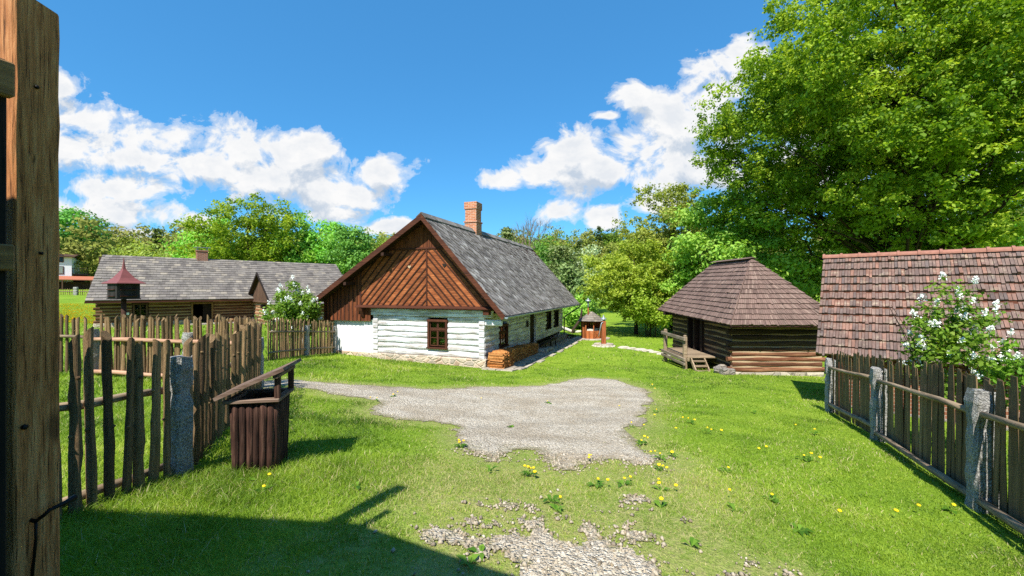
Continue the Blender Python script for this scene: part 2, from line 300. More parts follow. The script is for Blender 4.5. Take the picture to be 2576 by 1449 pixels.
# ------------------------------------------------------------------ building helpers
def log_wall(logs,chink,ax,fixed,inw,s0,s1,z0,z1,n,op=(),th=.2,gap=.045,ends=None,jit=.012,rec=.03):
    """row of squared logs with recessed chinking. ax 'x' or 'y'; inw = +1/-1 inward direction"""
    P=(lambda s,t,z:(s,fixed+inw*t,z)) if ax=='x' else (lambda s,t,z:(fixed+inw*t,s,z))
    h=(z1-z0)/n; rg=logs.rg
    def segs(za,zb,a,b):
        out=[(a,b)]
        for (oa,ob,oz0,oz1) in op:
            if za<oz1-.03 and zb>oz0+.03:
                nx=[]
                for p,q in out:
                    if ob<=p or oa>=q: nx.append((p,q)); continue
                    if oa>p: nx.append((p,oa))
                    if ob<q: nx.append((ob,q))
                out=nx
        return out
    for i in range(n):
        za=z0+h*i+gap*.5+rg.uniform(-.012,.012); zb=z0+h*(i+1)-gap*.5+rg.uniform(-.012,.012)
        a,b=s0,s1
        if ends: a,b=(s0-ends,s1+ends) if i%2==0 else (s0+.0,s1-.0)
        for p,q in segs(za,zb,a,b):
            m=max(2,int((q-p)/.55)); rows=[]; hh=zb-za; rnd=rg.random()
            for k in range(m+1):
                s=p+(q-p)*k/m; d=rg.uniform(-jit,jit); e1=rg.uniform(-jit,jit); e2=rg.uniform(-jit,jit)
                rows.append([P(s,th,za),P(s,.035+d,za+e1),P(s,.006+d,za+e1+.18*hh),P(s,-.004+d,za+.5*hh),P(s,.006+d,zb+e2-.18*hh),P(s,.035+d,zb+e2),P(s,th,zb)])
            vs=[v for r in rows for v in r]; K=7
            fs=[(k*K+j,k*K+(j+1)%K,(k+1)*K+(j+1)%K,(k+1)*K+j) for k in range(m) for j in range(K)]+[tuple(range(K)),tuple(m*K+j for j in range(K-1,-1,-1))]
            logs.raw(vs,fs,rnd)
    for i in range(n+1):
        zc=z0+h*i
        for p,q in segs(zc-gap,zc+gap,s0,s1):
            A=P(p,rec,max(z0,zc-gap*1.1)); B=P(q,th-.01,min(z1,zc+gap*1.1)); chink.box(min(A[0],B[0]),min(A[1],B[1]),A[2],max(A[0],B[0]),max(A[1],B[1]),B[2],j=.004)
def clip(poly,hp):
    """clip 2D polygon by half planes (a,b,c): a*x+b*y<=c"""
    for a,b,c in hp:
        out=[]
        for i in range(len(poly)):
            p,q=poly[i],poly[(i+1)%len(poly)]; dp=a*p[0]+b*p[1]-c; dq=a*q[0]+b*q[1]-c
            if dp<=0: out.append(p)
            if (dp<0<dq) or (dq<0<dp):
                t=dp/(dp-dq); out.append((p[0]+t*(q[0]-p[0]),p[1]+t*(q[1]-p[1])))
        poly=out
        if len(poly)<3: return []
    return poly
def halfplanes(poly):
    """half planes of a convex polygon (any winding)"""
    A=sum(poly[i][0]*poly[(i+1)%len(poly)][1]-poly[(i+1)%len(poly)][0]*poly[i][1] for i in range(len(poly)))
    if A<0: poly=poly[::-1]
    hp=[]
    for i in range(len(poly)):
        p,q=poly[i],poly[(i+1)%len(poly)]; dx,dy=q[0]-p[0],q[1]-p[1]; a,b=dy,-dx; hp.append((a,b,a*p[0]+b*p[1]))
    return hp
def boards(mb,poly,ang,w,y0,th,gap=.008,batten=.0,step=.0,bm=None):
    """planks at angle ang (deg, along-board direction in x-z) clipped to a convex polygon, standing in plane y=y0, thickness towards -y"""
    hp=halfplanes(poly); c,s=math.cos(R(ang)),math.sin(R(ang))
    us=[p[0]*-s+p[1]*c for p in poly]; ls=[p[0]*c+p[1]*s for p in poly]
    u=min(us); rg=mb.rg; i=0
    while u<max(us):
        ww=w*rg.uniform(.82,1.18); a,b=u+gap/2,u+ww-gap/2
        q=[(l*c-v*s,l*s+v*c) for l,v in ((min(ls),a),(max(ls),a),(max(ls),b),(min(ls),b))]
        q=clip(q,hp)
        if q:
            t=th+(step if i%2 else 0)+rg.uniform(0,.006)
            mb.prism([(x,y0,z) for x,z in q],(0,-t,0))
        if batten:
            q=[(l*c-v*s,l*s+v*c) for l,v in ((min(ls),u-batten/2),(max(ls),u-batten/2),(max(ls),u+batten/2),(min(ls),u+batten/2))]; q=clip(q,hp)
            if q: (bm or mb).prism([(x,y0-th,z) for x,z in q],(0,-.03,0))
        u+=ww; i+=1
def tile_rows(mb,A,B,C,D,rows,tw,th,jit=.01,lap=.18,alt=0.,seed=1,skew=.0,curve=0.,stag=.5):
    A,B,C,D=map(Vector,(A,B,C,D)); n=(B-A).cross(D-A).normalized(); rg=random.Random(seed)
    for r in range(rows):
        v0=r/rows; v1=min(1.,(r+1+lap)/rows)
        L0,R0=A.lerp(D,v0),B.lerp(C,v0); L1,R1=A.lerp(D,v1),B.lerp(C,v1)
        sag=(lambda v:-n*curve*4*v*(1-v))
        L0+=sag(v0);R0+=sag(v0);L1+=sag(v1);R1+=sag(v1)
        m=max(1,round((R0-L0).length/tw)); st=stag if r%2 else 0.
        us=[0.]+[ (k+st+rg.uniform(-.12,.12))/m for k in range(1 if st==0 else 0,m) ]+[1.]
        us=sorted(u for u in us if 0<=u<=1)
        for a,b in zip(us,us[1:]):
            if b-a<.15/m: continue
            e=(R0-L0)*(.004/max(.01,(R0-L0).length)); lift=th*(1+(alt if (hash((r,round(a*m)))&1) else 0))
            j=(L0-L1).normalized()*(rg.uniform(-jit,jit) if rg.random()>.03 else rg.uniform(.01,.06)); lift*=1. if rg.random()>.06 else rg.uniform(.6,1.7)
            p0=L0.lerp(R0,a)+e+j+n*lift; p1=L0.lerp(R0,b)-e+j+n*lift
            q0=L1.lerp(R1,a)+e+n*th*.15; q1=L1.lerp(R1,b)-e+n*th*.15
            d0=L0.lerp(R0,a)+e+j-n*th*.2; d1=L0.lerp(R0,b)-e+j-n*th*.2
            s0=L1.lerp(R1,a)+e-n*th*.3; s1=L1.lerp(R1,b)-e-n*th*.3
            mb.raw([p0,p1,q1,q0,d0,d1,s1,s0],[(0,1,2,3),(4,5,1,0),(4,0,3,7),(1,5,6,2)],rg.random())
def diamonds(mb,A,B,C,D,w,h,th,seed=2):
    A,B,C,D=map(Vector,(A,B,C,D)); n=(B-A).cross(D-A).normalized(); rg=random.Random(seed)
    ex=(B-A).normalized(); L=(B-A).length; ey=(D-A).normalized(); S=(D-A).length
    r=0; v=0.
    while v<S+h*.3:
        u=(w*.5 if r%2 else 0.)
        while u<L+w*.4:
            cx=lambda t:min(max(t,0),L); cy=lambda t:min(max(t,0),S)
            dj=rg.uniform(-.008,.008); k=rg.uniform(.5,1.6); 
            P=lambda du,dv,l:A+ex*cx(u+du)+ey*cy(v+dv+dj)+n*l
            o=1.06
            pts=[P(0,-h*.5*o,th*k),P(w*.5*o,0,th*.65*k),P(0,h*.5*o,0.002),P(-w*.5*o,0,th*.65*k)]
            low=[P(0,-h*.5*o,0),P(w*.5*o,0,0),P(-w*.5*o,0,0)]
            mb.raw(pts+low,[(0,1,2,3),(4,5,1,0),(6,4,0,3)],rg.random())
            u+=w
        v+=h*.5; r+=1
def slab(mb,A,B,C,D,t,rnd=.5):
    A,B,C,D=map(Vector,(A,B,C,D)); n=(B-A).cross(D-A).normalized(); mb.prism([A,B,C,D],-n*t,rnd)
def window(root,ax,fixed,inw,s0,s1,z0,z1,off,kind='casement',mat=None,proud=.05):
    """window > frame(s), panes, sill; P maps wall coordinates"""
    P=(lambda s,t,z:(s,fixed+inw*t,z)) if ax=='x' else (lambda s,t,z:(fixed+inw*t,s,z))
    def bx(m,sa,ta,za,sb,tb,zb,b=.006):
        A,B=P(sa,ta,za),P(sb,tb,zb); m.bbox(min(A[0],B[0]),min(A[1],B[1]),za,max(A[0],B[0]),max(A[1],B[1]),zb,b)
    mat=mat or M['frame']; f=MB(3); w=.095
    bx(f,s0,-proud,z0+.04,s0+w,.1,z1-w); bx(f,s1-w,-proud,z0+.04,s1,.1,z1-w); bx(f,s0-.02,-proud-.01,z1-w,s1+.02,.1,z1)
    win=f.build('window',mat,root,off=off)
    g=MB(4); a,b,c,d=s0+w,s1-w,z0+.09,z1-w; zt=c+(d-c)*.68
    if kind=='casement':
        bx(g,a,.0,zt-.03,b,.06,zt+.03)
        mid=(a+b)/2
        for (p,q) in((a,mid),(mid,b)):
            for (za,zb2,bars) in((c,zt-.03,1),(zt+.03,d,0)):
                bx(g,p,.015,za,p+.045,.055,zb2);bx(g,q-.045,.015,za,q,.055,zb2);bx(g,p+.045,.017,za,q-.045,.053,za+.045);bx(g,p+.045,.017,zb2-.045,q-.045,.053,zb2)
                if bars: zz=za+(zb2-za)*.52; bx(g,p+.045,.02,zz-.014,q-.045,.05,zz+.014)
    else:
        bx(g,(a+b)/2-.03,.015,c,(a+b)/2+.03,.055,d); bx(g,a,.02,(c+d)/2-.02,b,.05,(c+d)/2+.02)
    g.build('sash',mat,win)
    for o in [win.children[-1]]: o.location=(0,0,0); o.data.transform(Matrix.Translation(-Vector(off)))
    p=MB(5); A,B=P(a+.01,.034,c+.01),P(b-.01,.038,d-.01); p.box(min(A[0],B[0]),min(A[1],B[1]),A[2],max(A[0],B[0]),max(A[1],B[1]),B[2]); p.build('pane',M['glass'],win,off=off)
    sl=MB(6); bx(sl,s0-.03,-proud-.03,z0-.02,s1+.03,.1,z0+.04); sl.build('sill',mat,win,off=off)
    return win
SHED_OFF=None
def rock(mb,c,r,seed,n=7,flat=.7):
    rg=random.Random(seed); vs=[];fs=[]
    for i in range(1,n-1):
        th=math.pi*i/(n-1)
        for k in range(9):
            ph=2*math.pi*k/9; q=r*rg.uniform(.82,1.14); vs.append((c[0]+q*math.sin(th)*math.cos(ph)*1.15,c[1]+q*math.sin(th)*math.sin(ph),c[2]+q*flat*math.cos(th)))
    m=n-2
    for i in range(m-1):
        for k in range(9): fs.append((i*9+k,(i+1)*9+k,(i+1)*9+(k+1)%9,i*9+(k+1)%9))
    fs.append(tuple(range(9))); fs.append(tuple((m-1)*9+k for k in range(8,-1,-1)))
    mb.raw(vs,fs)
def firewood(mb,x0,x1,y0,y1,zf,ztop,rg,d=.085):
    """split logs lying along x, stacked between y0 and y1; zf(y) floor, ztop(y) top"""
    y=y0
    while y<y1:
        z=zf(y)
        while z<ztop(y)-.02:
            r=d*rg.uniform(.38,.62); a=rg.uniform(0,6.3); k=rg.choice((3,3,4)); e0,e1=rg.uniform(-.05,.05),rg.uniform(-.03,.06)
            cy,cz=y+rg.uniform(-.012,.012),z+r*.8
            ps=[(cy+r*1.1*math.cos(a+2*math.pi*i/k),cz+r*1.05*math.sin(a+2*math.pi*i/k)) for i in range(k)]
            sl=rg.uniform(-.02,.02)
            mb.prism([(x0+e0,p,q) for p,q in ps],(x1-x0+e1-e0,0,sl)); z+=r*1.45
        y+=d*.98
# ------------------------------------------------------------------ cottage
zb=-1.56; CO=(-1.101,17.0); OFF=(0,0,zb)
H=empty('cottage',(CO[0],CO[1],zb),R(-20),'whitewashed log cottage with a brown boarded gable and grey slate roof','cottage')
logs=MB(21); ch=MB(22)
WF=(-2.68,-1.72,-.86,.37)
log_wall(logs,ch,'x',0,1,-5.5,-.02,-1.2,.5,7,[WF],gap=.052,th=.2,jit=.02,rec=.055)
logs.bbox(-5.8,-.09,.5,.33,.16,.8,.02)          # tie beam under the gable
logs.bbox(-.3,.01,.17,.72,.17,.41,.03)
for i in range(8):
    for x0 in(-.27,-5.5):
        z=-1.2+.243*i; logs.bbox(x0,-.035,z-.085,x0+.25,.1,min(z+.085,.5),.012)
logs.build('front_wall',M['white_log_x'],H,off=OFF); ch.build('chinking',M['white_chink'],H,off=OFF)
logs=MB(23); ch=MB(24)
OPS=[(1.63,2.6,-.95,.07),(5.96,7.12,-1.5,.27),(9.48,10.5,-.83,.27),(11.46,12.5,-.85,.27)]
log_wall(logs,ch,'y',0,-1,.02,13.9,-1.32,.5,7,OPS,gap=.052,jit=.02,rec=.055)
for yy in(4.0,8.6):
    for i in range(5): logs.bbox(-.1,yy,-1.2+.34*i,.02,yy+.16,-1.05+.34*i,.012)
logs.bbox(-.2,0,.5,.02,13.9,.62,.01)
logs.build('side_wall',M['white_log_y'],H,off=OFF); ch.build('chinking',M['white_chink'],H,off=OFF)
w=MB(25); w.bbox(-7.62,.02,-1.27,-5.52,.3,.29,.03); w.box(-8.0,.3,-1.4,-7.8,13.9,1.1); w.box(-7.8,13.7,-1.9,-.2,13.9,.55); w.prism([(-7.8,13.7,.55),(0,13.7,.55),(-2.5,13.7,4.4)],(0,.2,0))
w.build('plaster_wall',M['plaster'],H,off=OFF)
fl=MB(26); fl.box(-7.8,.3,-1.5,-.2,13.7,-1.42); fl.box(-7.8,3.2,-1.42,-.2,3.3,.9); fl.build('interior',M['dark_in'],H,off=OFF)
p=MB(27); p.bbox(-7.66,-.09,-2.0,.06,.2,-1.2,.03); p.bbox(-.15,.2,-2.1,.05,7.2,-1.32,.02); p.build('plinth',M['plinth'],H,off=OFF)
p=MB(28); p.bbox(-.1,7.2,-2.4,.34,14.35,-1.55,.05); p.bbox(-8.05,.2,-2.0,-7.75,14,-1.3,.03); p.bbox(-7.75,13.75,-2.3,-.1,14.1,-1.6,.03); p.build('stone_bank',M['plinth_grey'],H,off=OFF)
# gable boards
APX,APZ=-2.5,4.63
rr=lambda x:4.63-(x+2.5)*1.128; rl=lambda x:4.63+(x+2.5)*.62
gb=MB(31); bt_=MB(34)
P1=[(-2.62,.96),(-2.62,3.36),(-4.55,3.36),(-6.02,2.43),(-6.02,.96)]
boards(gb,P1,47,.225,-.16,.03,.012,.052,0,bt_)
P2=[(-2.58,.96),(.33,.96),(.33,1.42),(-1.38,3.36),(-2.58,3.36)]
boards(gb,P2,-47,.225,-.16,.03,.012,.052,0,bt_)
gb.build('gable_boarding',M['plank_diag'],H,off=OFF)
ub=MB(32)
boards(ub,[(-4.5,3.4),(-1.4,3.4),(-2.5,4.62)],90,.2,-.18,.03,.01,.0,.012)
for k in range(16):       # scalloped lower ends
    x=-4.45+k*.19; ub.prism([(x,-.2,3.42),(x+.17,-.2,3.42),(x+.15,-.2,3.36),(x+.085,-.2,3.31),(x+.02,-.2,3.36)],(0,-.02,0))
ub.build('upper_boarding',M['plank_red'],H,off=OFF); ub=MB(35)
boards(ub,[(-8.2,.22),(-6.05,.22),(-6.05,rl(-6.05)),(-8.2,rl(-8.2))],90,.21,-.13,.03,.01,.05,0,bt_)
boards(ub,[(-6.05,.22),(-5.56,.22),(-5.56,.9),(-6.05,.9)],90,.16,-.1,.03,.01,.0,.01)
ub.build('lean_to_boarding',M['plank_red'],H,off=OFF)
bt_.build('gable_battens',M['batten'],H,off=OFF)
bk=MB(30); bk.prism([(-8.2,-.12,.3),(-5.6,-.12,.3),(-5.6,-.12,.95),(.3,-.12,.95),(.3,-.12,1.4),(-2.5,-.12,4.58),(-8.2,-.12,rl(-8.2)-.03)],(0,.03,0)); bk.build('gable_backing',M['dark_in'],H,off=OFF)
tr=MB(33); tr.bbox(-2.63,-.235,.96,-2.57,-.16,3.4,.008); tr.bbox(-6.08,-.23,.9,-6.0,-.14,2.42,.008)
tr.prism([(-6.2,-.42,.88),(-6.2,-.14,.97),(-6.2,-.14,.86),(-6.2,-.42,.84)],(6.62,0,0)); tr.bbox(-5.9,-.1,.8,.34,.1,.85,.005); tr.bbox(-4.5,-.24,3.36,-1.42,-.16,3.43,.006)
tr.prism([(-6.0,-.4,.82),(-6.0,-.1,.82),(-6.0,-.1,.3),(-6.0,-.2,.42),(-6.0,-.36,.7)],(.16,0,0)); tr.bbox(.05,-.33,.62,.3,-.05,.84,.01)
tr.build('gable_trim',M['trim_dark'],H,off=OFF)
def heart(x,z,s,mat):
    pts=[(x+s*.062*16*math.sin(t)**3/16*1.0, -.215, z+s*.062*(13*math.cos(t)-5*math.cos(2*t)-2*math.cos(3*t)-math.cos(4*t))/16) for t in [2*math.pi*k/28 for k in range(28)]]
    m=MB(1); m.prism(pts,(0,-.012,0)); m.build('painted_heart_opening',mat,H,off=OFF)
heart(-3.45,2.62,1.25,M['chink']); heart(-1.75,2.66,1.5,M['dark_in'])  # solid hearts: pale paints light shining through, dark paints the unlit hole
# roof
RA,RB,RC,RD=(1.17,-.8,.61),(1.17,14.15,.6),(-2.5,14.15,4.75),(-2.5,-.8,4.72)
LA,LB,LC,LD=(-8.3,14.15,1.12),(-8.3,-.8,1.12),(-2.5,-.8,4.72),(-2.5,14.15,4.75)
rf=MB(41); diamonds(rf,RA,RB,RC,RD,.36,.48,.05); tile_rows(rf,LA,LB,LC,LD,26,.3,.012,seed=5)
roof=rf.build('roof',M['slate_diamond'],H,off=OFF)
sb=MB(42); slab(sb,RA,RB,RC,RD,.07); slab(sb,LA,LB,LC,LD,.07); sb.build('roof_decking',M['trim_dark_y'],roof,off=(0,0,0)); roof.children[-1].data.transform(Matrix.Translation((0,0,-zb)))
rc=MB(43)
for k in range(42):
    y=-.82+.357*k; rc.prism([(-2.5,y,4.83),(-2.28,y,4.60),(-2.3,y,4.56),(-2.5,y,4.78),(-2.72,y,4.60),(-2.74,y,4.64)],(0,.36,0))
rc.build('ridge_cap',M['slate_diamond'],roof,off=OFF)
bb=MB(44); bb.prism([(-2.5,-.83,4.75),(1.19,-.83,.63),(1.07,-.83,.48),(-2.5,-.83,4.5)],(0,.04,0)); bb.build('right_bargeboard',M['trim_dark'],roof,off=OFF)
bb=MB(48); bb.prism([(-2.5,-.83,4.75),(-2.5,-.83,4.5),(-8.25,-.83,.92),(-8.33,-.83,1.12)],(0,.04,0)); bb.build('left_bargeboard',M['trim_dark'],roof,off=OFF)
bb=MB(49); bb.prism([(-2.5,14.12,4.78),(1.2,14.12,.62),(1.08,14.12,.47),(-2.5,14.12,4.52)],(0,.04,0)); bb.build('rear_bargeboard',M['trim_dark'],roof,off=OFF)
for x,z in((-1.2,3.1),(.2,1.5),(-4.5,3.25),(-6.5,2.0)): bb=MB(55); bb.box(x,-.78,z-.16,x+.14,-.1,z-.02); bb.build('purlin_end',M['trim_dark_y'],roof,off=OFF)
c=MB(45); c.bbox(-2.92,4.0,4.0,-2.24,4.68,5.12,.012); c.bbox(-2.96,3.96,5.12,-2.2,4.72,5.2,.01); c.bbox(-2.9,4.02,5.2,-2.26,4.66,5.82,.012); c.bbox(-2.94,3.98,5.82,-2.22,4.7,6.2,.012)
c.build('chimney',M['brick'],roof,off=OFF)
g=MB(46); N=9
for a0,a1 in zip(range(N-1),range(1,N)):
    A,B=math.pi+math.pi*a0/(N-1),math.pi+math.pi*a1/(N-1); q=lambda t,r:(1.25+r*math.cos(t),.6+r*math.sin(t))
    (x0,z0),(x1,z1),(x2,z2),(x3,z3)=q(A,.075),q(B,.075),q(B,.067),q(A,.067)
    g.prism([(x0,-.84,z0),(x1,-.84,z1),(x2,-.84,z2),(x3,-.84,z3)],(0,15.05,0),.5)
g.prism([(1.25+.075*math.cos(math.pi+math.pi*k/10),-.845,.6+.075*math.sin(math.pi+math.pi*k/10)) for k in range(11)],(0,.01,0),.5)
g.build('gutter',M['zinc'],roof,off=OFF)
g=MB(47); g.tube([(1.25,14.0,.52),(1.2,14.0,.4),(.2,13.98,-.25),(.09,13.98,-.4),(.09,13.98,-1.6),(.2,14.0,-1.8),(.5,14.1,-1.92)],.045,8); g.build('downpipe',M['gutter_dark'],H,off=OFF)
for a in [(WF,'x')]: window(H,'x',0,1,*WF[:2],WF[2],WF[3],OFF)
window(H,'y',0,-1,OPS[0][0],OPS[0][1],OPS[0][2],OPS[0][3],OFF)
for o in(OPS[2],OPS[3]): window(H,'y',0,-1,*o,OFF,'bars',M['dark_door'])
d=MB(50)
for k in range(6): d.bbox(-.13,5.98+k*.187,-1.52,-.09,5.98+k*.187+.18,.25,.006)
door=d.build('door',M['dark_door'],H,off=OFF); hd=MB(51); hd.tube([(-.09,6.1,-.65),(-.04,6.1,-.65),(-.04,6.2,-.66)],.012,6); hd.build('handle',M['iron'],door,off=OFF)
for ya,yb in((5.86,5.97),(7.11,7.2)): d=MB(52); d.bbox(-.1,ya,-1.5,.04,yb,.3,.01); d.build('door_jamb',M['white_log_y'],H,off=OFF)
d=MB(53); d.bbox(.02,5.45,-.35,.07,5.66,-.02,.01); d.build('wall_box',M['iron'],H,off=OFF)
d=MB(54); d.bbox(-.05,5.9,-1.75,1.0,7.4,-1.58,.04); d.build('door_step',M['stone'],H,off=OFF)
def hw(x,y,z=0.):      # cottage coordinates to world
    b=R(20); return (CO[0]+x*math.cos(b)+y*math.sin(b),CO[1]-x*math.sin(b)+y*math.cos(b),z)
def htag(o,y0=0): o.location=(CO[0],CO[1],zb); o.rotation_euler=(0,0,R(-20)); return o
def house_thing(mb,name,mat,label,cat,kind=None,group=None):
    o=mb.build(name,mat,None,off=OFF); htag(o); return tag(o,label,cat,group,kind)
# flowerpots behind the front window
for (x,s,lb,hh) in((-1.98,1.,'bushy green potted plant on the right of the cottage front window',.2),(-2.42,.8,'thin spindly potted plant on the left of the cottage front window',.16)):
    e=empty('potted_plant',hw(x,.13,-.78),R(-20),lb,'potted plant')
    m=MB(3); m.lathe((0,0,0),[(.045,0),(.065,.1),(.07,.1),(.07,.13),(.06,.13)],12); m.build('pot',M['red_pot'],e)
    n=60 if s==1. else 16; pos=NR.normal(0,1,(n,3))*np.array([.06,.04,.05])*s+np.array([0,0,.22]); nm=NR.normal(0,1,(n,3))+np.array([0,-1,.5])
    nm/=np.linalg.norm(nm,axis=1)[:,None]; t1=np.cross(nm,NR.normal(0,1,(n,3))); t1/=np.linalg.norm(t1,axis=1)[:,None]; t2=np.cross(nm,t1); L=.035*s
    V=np.stack([pos+t1*L,pos+t2*L*.7,pos-t1*L,pos-t2*L*.7],1).reshape(-1,3)
    M.setdefault('pot_leaf',leaf_mat('pot_leaf',srgb(70,120,40),srgb(110,160,60),srgb(150,190,80),.3))
    link('leaves',npmesh('pot_leaves',V,np.arange(4*n).reshape(n,4),[M['pot_leaf']],NR.random(n)),e)
    m=MB(4); m.tube([(0,0,.1),(.01,0,.2),(-.01,0,.27)],.006,5); m.build('stem',M['stem'],e)
rg=random.Random(5)
m=MB(61); gzl=lambda x,y:gz(*hw(x,y)[:2])
firewood(m,.22,.84,-.12,1.25,lambda y:gzl(.5,y)+.01,lambda y:-.93-.03*y,rg,.1)
fw1=house_thing(m,'firewood_stack',M['orange_wood'],'short bright stack of split firewood in the sun at the cottage corner','firewood stack','stuff')
m=MB(62); firewood(m,.1,.56,1.3,5.75,lambda y:gzl(.3,y)+.01,lambda y:-1.0-.055*(y-1.3)+.03*math.sin(y*2.1),rg,.092)
house_thing(m,'firewood_stack',M['orange_wood'],'long low stack of split firewood in the shade along the cottage side wall','firewood stack','stuff')
b=empty('bench',hw(.5,8.0,gzl(.5,8)),R(-20),'dark rough wooden bench against the stone bank of the cottage','bench')
z0=gzl(.5,8); m=MB(63); m.bbox(-.16,-1.4,.42,.2,1.4,.49,.02); m.build('seat',M['dark_door'],b)
for sx,sy in((-.1,-1.1),(.14,-1.1),(-.1,1.1),(.14,1.1),(.14,0)): m=MB(64); m.tube([(sx,sy,.44),(sx+.05*(1 if sx>0 else -1),sy*1.06,-.04)],.035,7); m.build('leg',M['dark_door'],b)
m=MB(65); z0=gzl(.5,14.4); m.prism([(.25,13.7,-1.62),(.6,13.7,-1.62),(.75,15.1,z0+.06),(.3,15.1,z0+.06)],(0,.02,.06)); house_thing(m,'splash_board',M['dark_door'],'dark slanting board under the downpipe at the far corner of the cottage','board')
# flagstone strip along the side wall
m=MB(66); y=-.55
while y<14.6:
    L=rg.uniform(.5,.95); x=.06
    while x<1.42:
        wd=rg.uniform(.4,.75); x1=min(x+wd,1.5+.12*math.sin(y*3))
        if x1-x>.12:
            P=[(x+.02,y+.02),(x1-.02,y+.02+rg.uniform(-.04,.04)),(x1-.02+rg.uniform(-.04,.04),y+L-.03),(x+.02,y+L-.02)]
            m.prism([(a,bb2,gzl(a,bb2)+.045+rg.uniform(0,.015)) for a,bb2 in P],(0,0,-.16))
        x=max(x1,x+.15)
    y+=L
o=m.build('stone_path',M['stone'],None,off=OFF); htag(o); tag(o,kind='structure')
# ------------------------------------------------------------------ granary
GO=(8.457,16.0); gzb=-1.65; GF=(0,0,gzb)
G=empty('granary',(GO[0],GO[1],gzb),R(-1),'dark log granary with a hipped wooden shingle roof and a railed porch','granary')
logs=MB(71); ch=MB(72)
log_wall(logs,ch,'x',0,1,0,3.4,-1.52,-.55,5,[],gap=.04,ends=.16,jit=.018)
logs.build('lower_front_wall',M['log_warm'],G,off=GF); ch.build('chinking',M['chink'],G,off=GF)
logs=MB(73); ch=MB(74)
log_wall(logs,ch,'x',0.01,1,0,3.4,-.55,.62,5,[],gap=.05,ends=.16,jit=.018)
logs.build('upper_front_wall',M['log_shaded'],G,off=GF); ch.build('chinking',M['chink_dark'],G,off=GF)  # upper courses coloured as lying in the roof's shadow
logs=MB(75); ch=MB(76)
log_wall(logs,ch,'y',0,1,.2,6.3,-1.45,.62,9,[(2.6,4.05,-1.2,.4)],gap=.06,jit=.018)
logs.build('side_wall',M['log_dark_y'],G,off=GF); ch.build('chinking',M['chink_dark'],G,off=GF)
w=MB(77); w.box(3.2,.2,-1.6,3.4,6.3,.6); w.box(.2,6.1,-1.6,3.2,6.3,.6); w.box(.2,.2,-1.5,3.2,6.1,-1.42); w.build('rear_wall',M['log_dark_y'],G,off=GF)
d=MB(78)
for k in range(6): d.bbox(.12,2.66+k*.23,-1.15,.16,2.66+k*.23+.22,.36,.006)
d.build('door',M['dark_door'],G,off=GF)
d=MB(79)
for y in(2.52,4.0,3.3): d.bbox(-.09,y,-1.2,.1,y+.13,.45,.012)
d.bbox(-.1,2.5,.4,.1,4.15,.55,.012); d.build('door_frame',M['dark_door'],G,off=GF)
E_=[(-.44,-.74,.33),(3.85,-.74,.33),(3.85,7.35,.45),(-.44,7.35,.5)]; T_=[(1.62,1.62,2.93),(1.62,5.0,2.98)]
t2=lambda p,dx,dy:(p[0]+dx,p[1]+dy,p[2])
r=MB(81)
tile_rows(r,E_[0],E_[1],t2(T_[0],.03,0),t2(T_[0],-.03,0),14,.08,.055,.014,.15,seed=3,curve=-.03)
tile_rows(r,E_[3],E_[0],T_[0],T_[1],14,.08,.055,.014,.15,seed=4,curve=-.03)
tile_rows(r,E_[1],E_[2],T_[1],T_[0],14,.08,.055,.014,.15,seed=6)
tile_rows(r,E_[2],E_[3],t2(T_[1],-.03,0),t2(T_[1],.03,0),14,.08,.055,.014,.15,seed=7)
groof=r.build('roof',M['shingle'],G,off=GF)
s=MB(82)
dn=lambda p,k=.05:(p[0],p[1],p[2]-k)
for a,b_,c_,d_ in((E_[0],E_[1],T_[0],T_[0]),(E_[3],E_[0],T_[0],T_[1]),(E_[1],E_[2],T_[1],T_[0]),(E_[2],E_[3],T_[1],T_[1])):
    vs=[dn(a),dn(b_),dn(c_)]+([dn(d_)] if d_!=c_ else []); s.raw(vs,[tuple(range(len(vs)))],.3)
s.build('roof_decking',M['trim_dark_y'],groof,off=(0,0,gzb)); groof.children[-1].location=(0,0,0)
for k in range(9): y=.2+k*.78; s=MB(83); s.bbox(-.38,y,.36,.3,y+.1,.47,.006); s.build('rafter_end',M['dark_door'],G,off=GF)
for k in range(5): x=.3+k*.7; s=MB(83); s.bbox(x,-.66,.36,x+.1,.2,.47,.006); s.build('rafter_end',M['dark_door'],G,off=GF)
s=MB(83); s.bbox(-.5,6.1,.3,.3,6.28,.5,.02); s.build('beam_end',M['dark_door'],G,off=GF)
s=MB(84); s.prism([(1.4,1.56,2.94),(1.62,1.56,3.02),(1.84,1.56,2.94),(1.62,1.56,2.98)],(0,3.5,.05)); s.build('ridge_cap',M['shingle'],groof,off=GF)
# porch
pd=MB(85)
for k in range(6): pd.bbox(-1.18,1.3+k*.46,-1.2,0.,1.3+k*.46+.45,-1.14,.008)
pd.bbox(-1.2,1.3,-1.34,-1.1,4.0,-1.2,.01); pd.build('porch_floor',M['grey_rail'],G,off=GF)
for y,zt in((1.5,-.28),(3.85,-.24)):
    pp=MB(86); pp.bbox(-1.3,y-.08,-1.8,-1.14,y+.08,zt-.05,.03); pp.lathe((-1.22,y,zt-.06),[(.08,0),(.085,.03),(.05,.07),(.0,.08)],8); pp.build('porch_post',M['grey_rail'],G,off=GF)
M['grey_rail_y']=wood('grey_weathered_rails_deep',srgb(66,56,46),srgb(124,110,94),srgb(166,150,132),'Y',1.,.4)
for z,hh in((-.42,.14),(-1.28,.14),(-1.46,.12)): pp=MB(87); pp.bbox(-1.35,1.3,z-hh/2,-1.27,4.1,z+hh/2,.012); pp.build('porch_rail',M['grey_rail_y'],G,off=GF)
st=MB(88)
for k in range(3): st.bbox(-1.02,.72+k*.2,-1.68+k*.17,-.52,.72+k*.2+.23,-1.63+k*.17,.008)
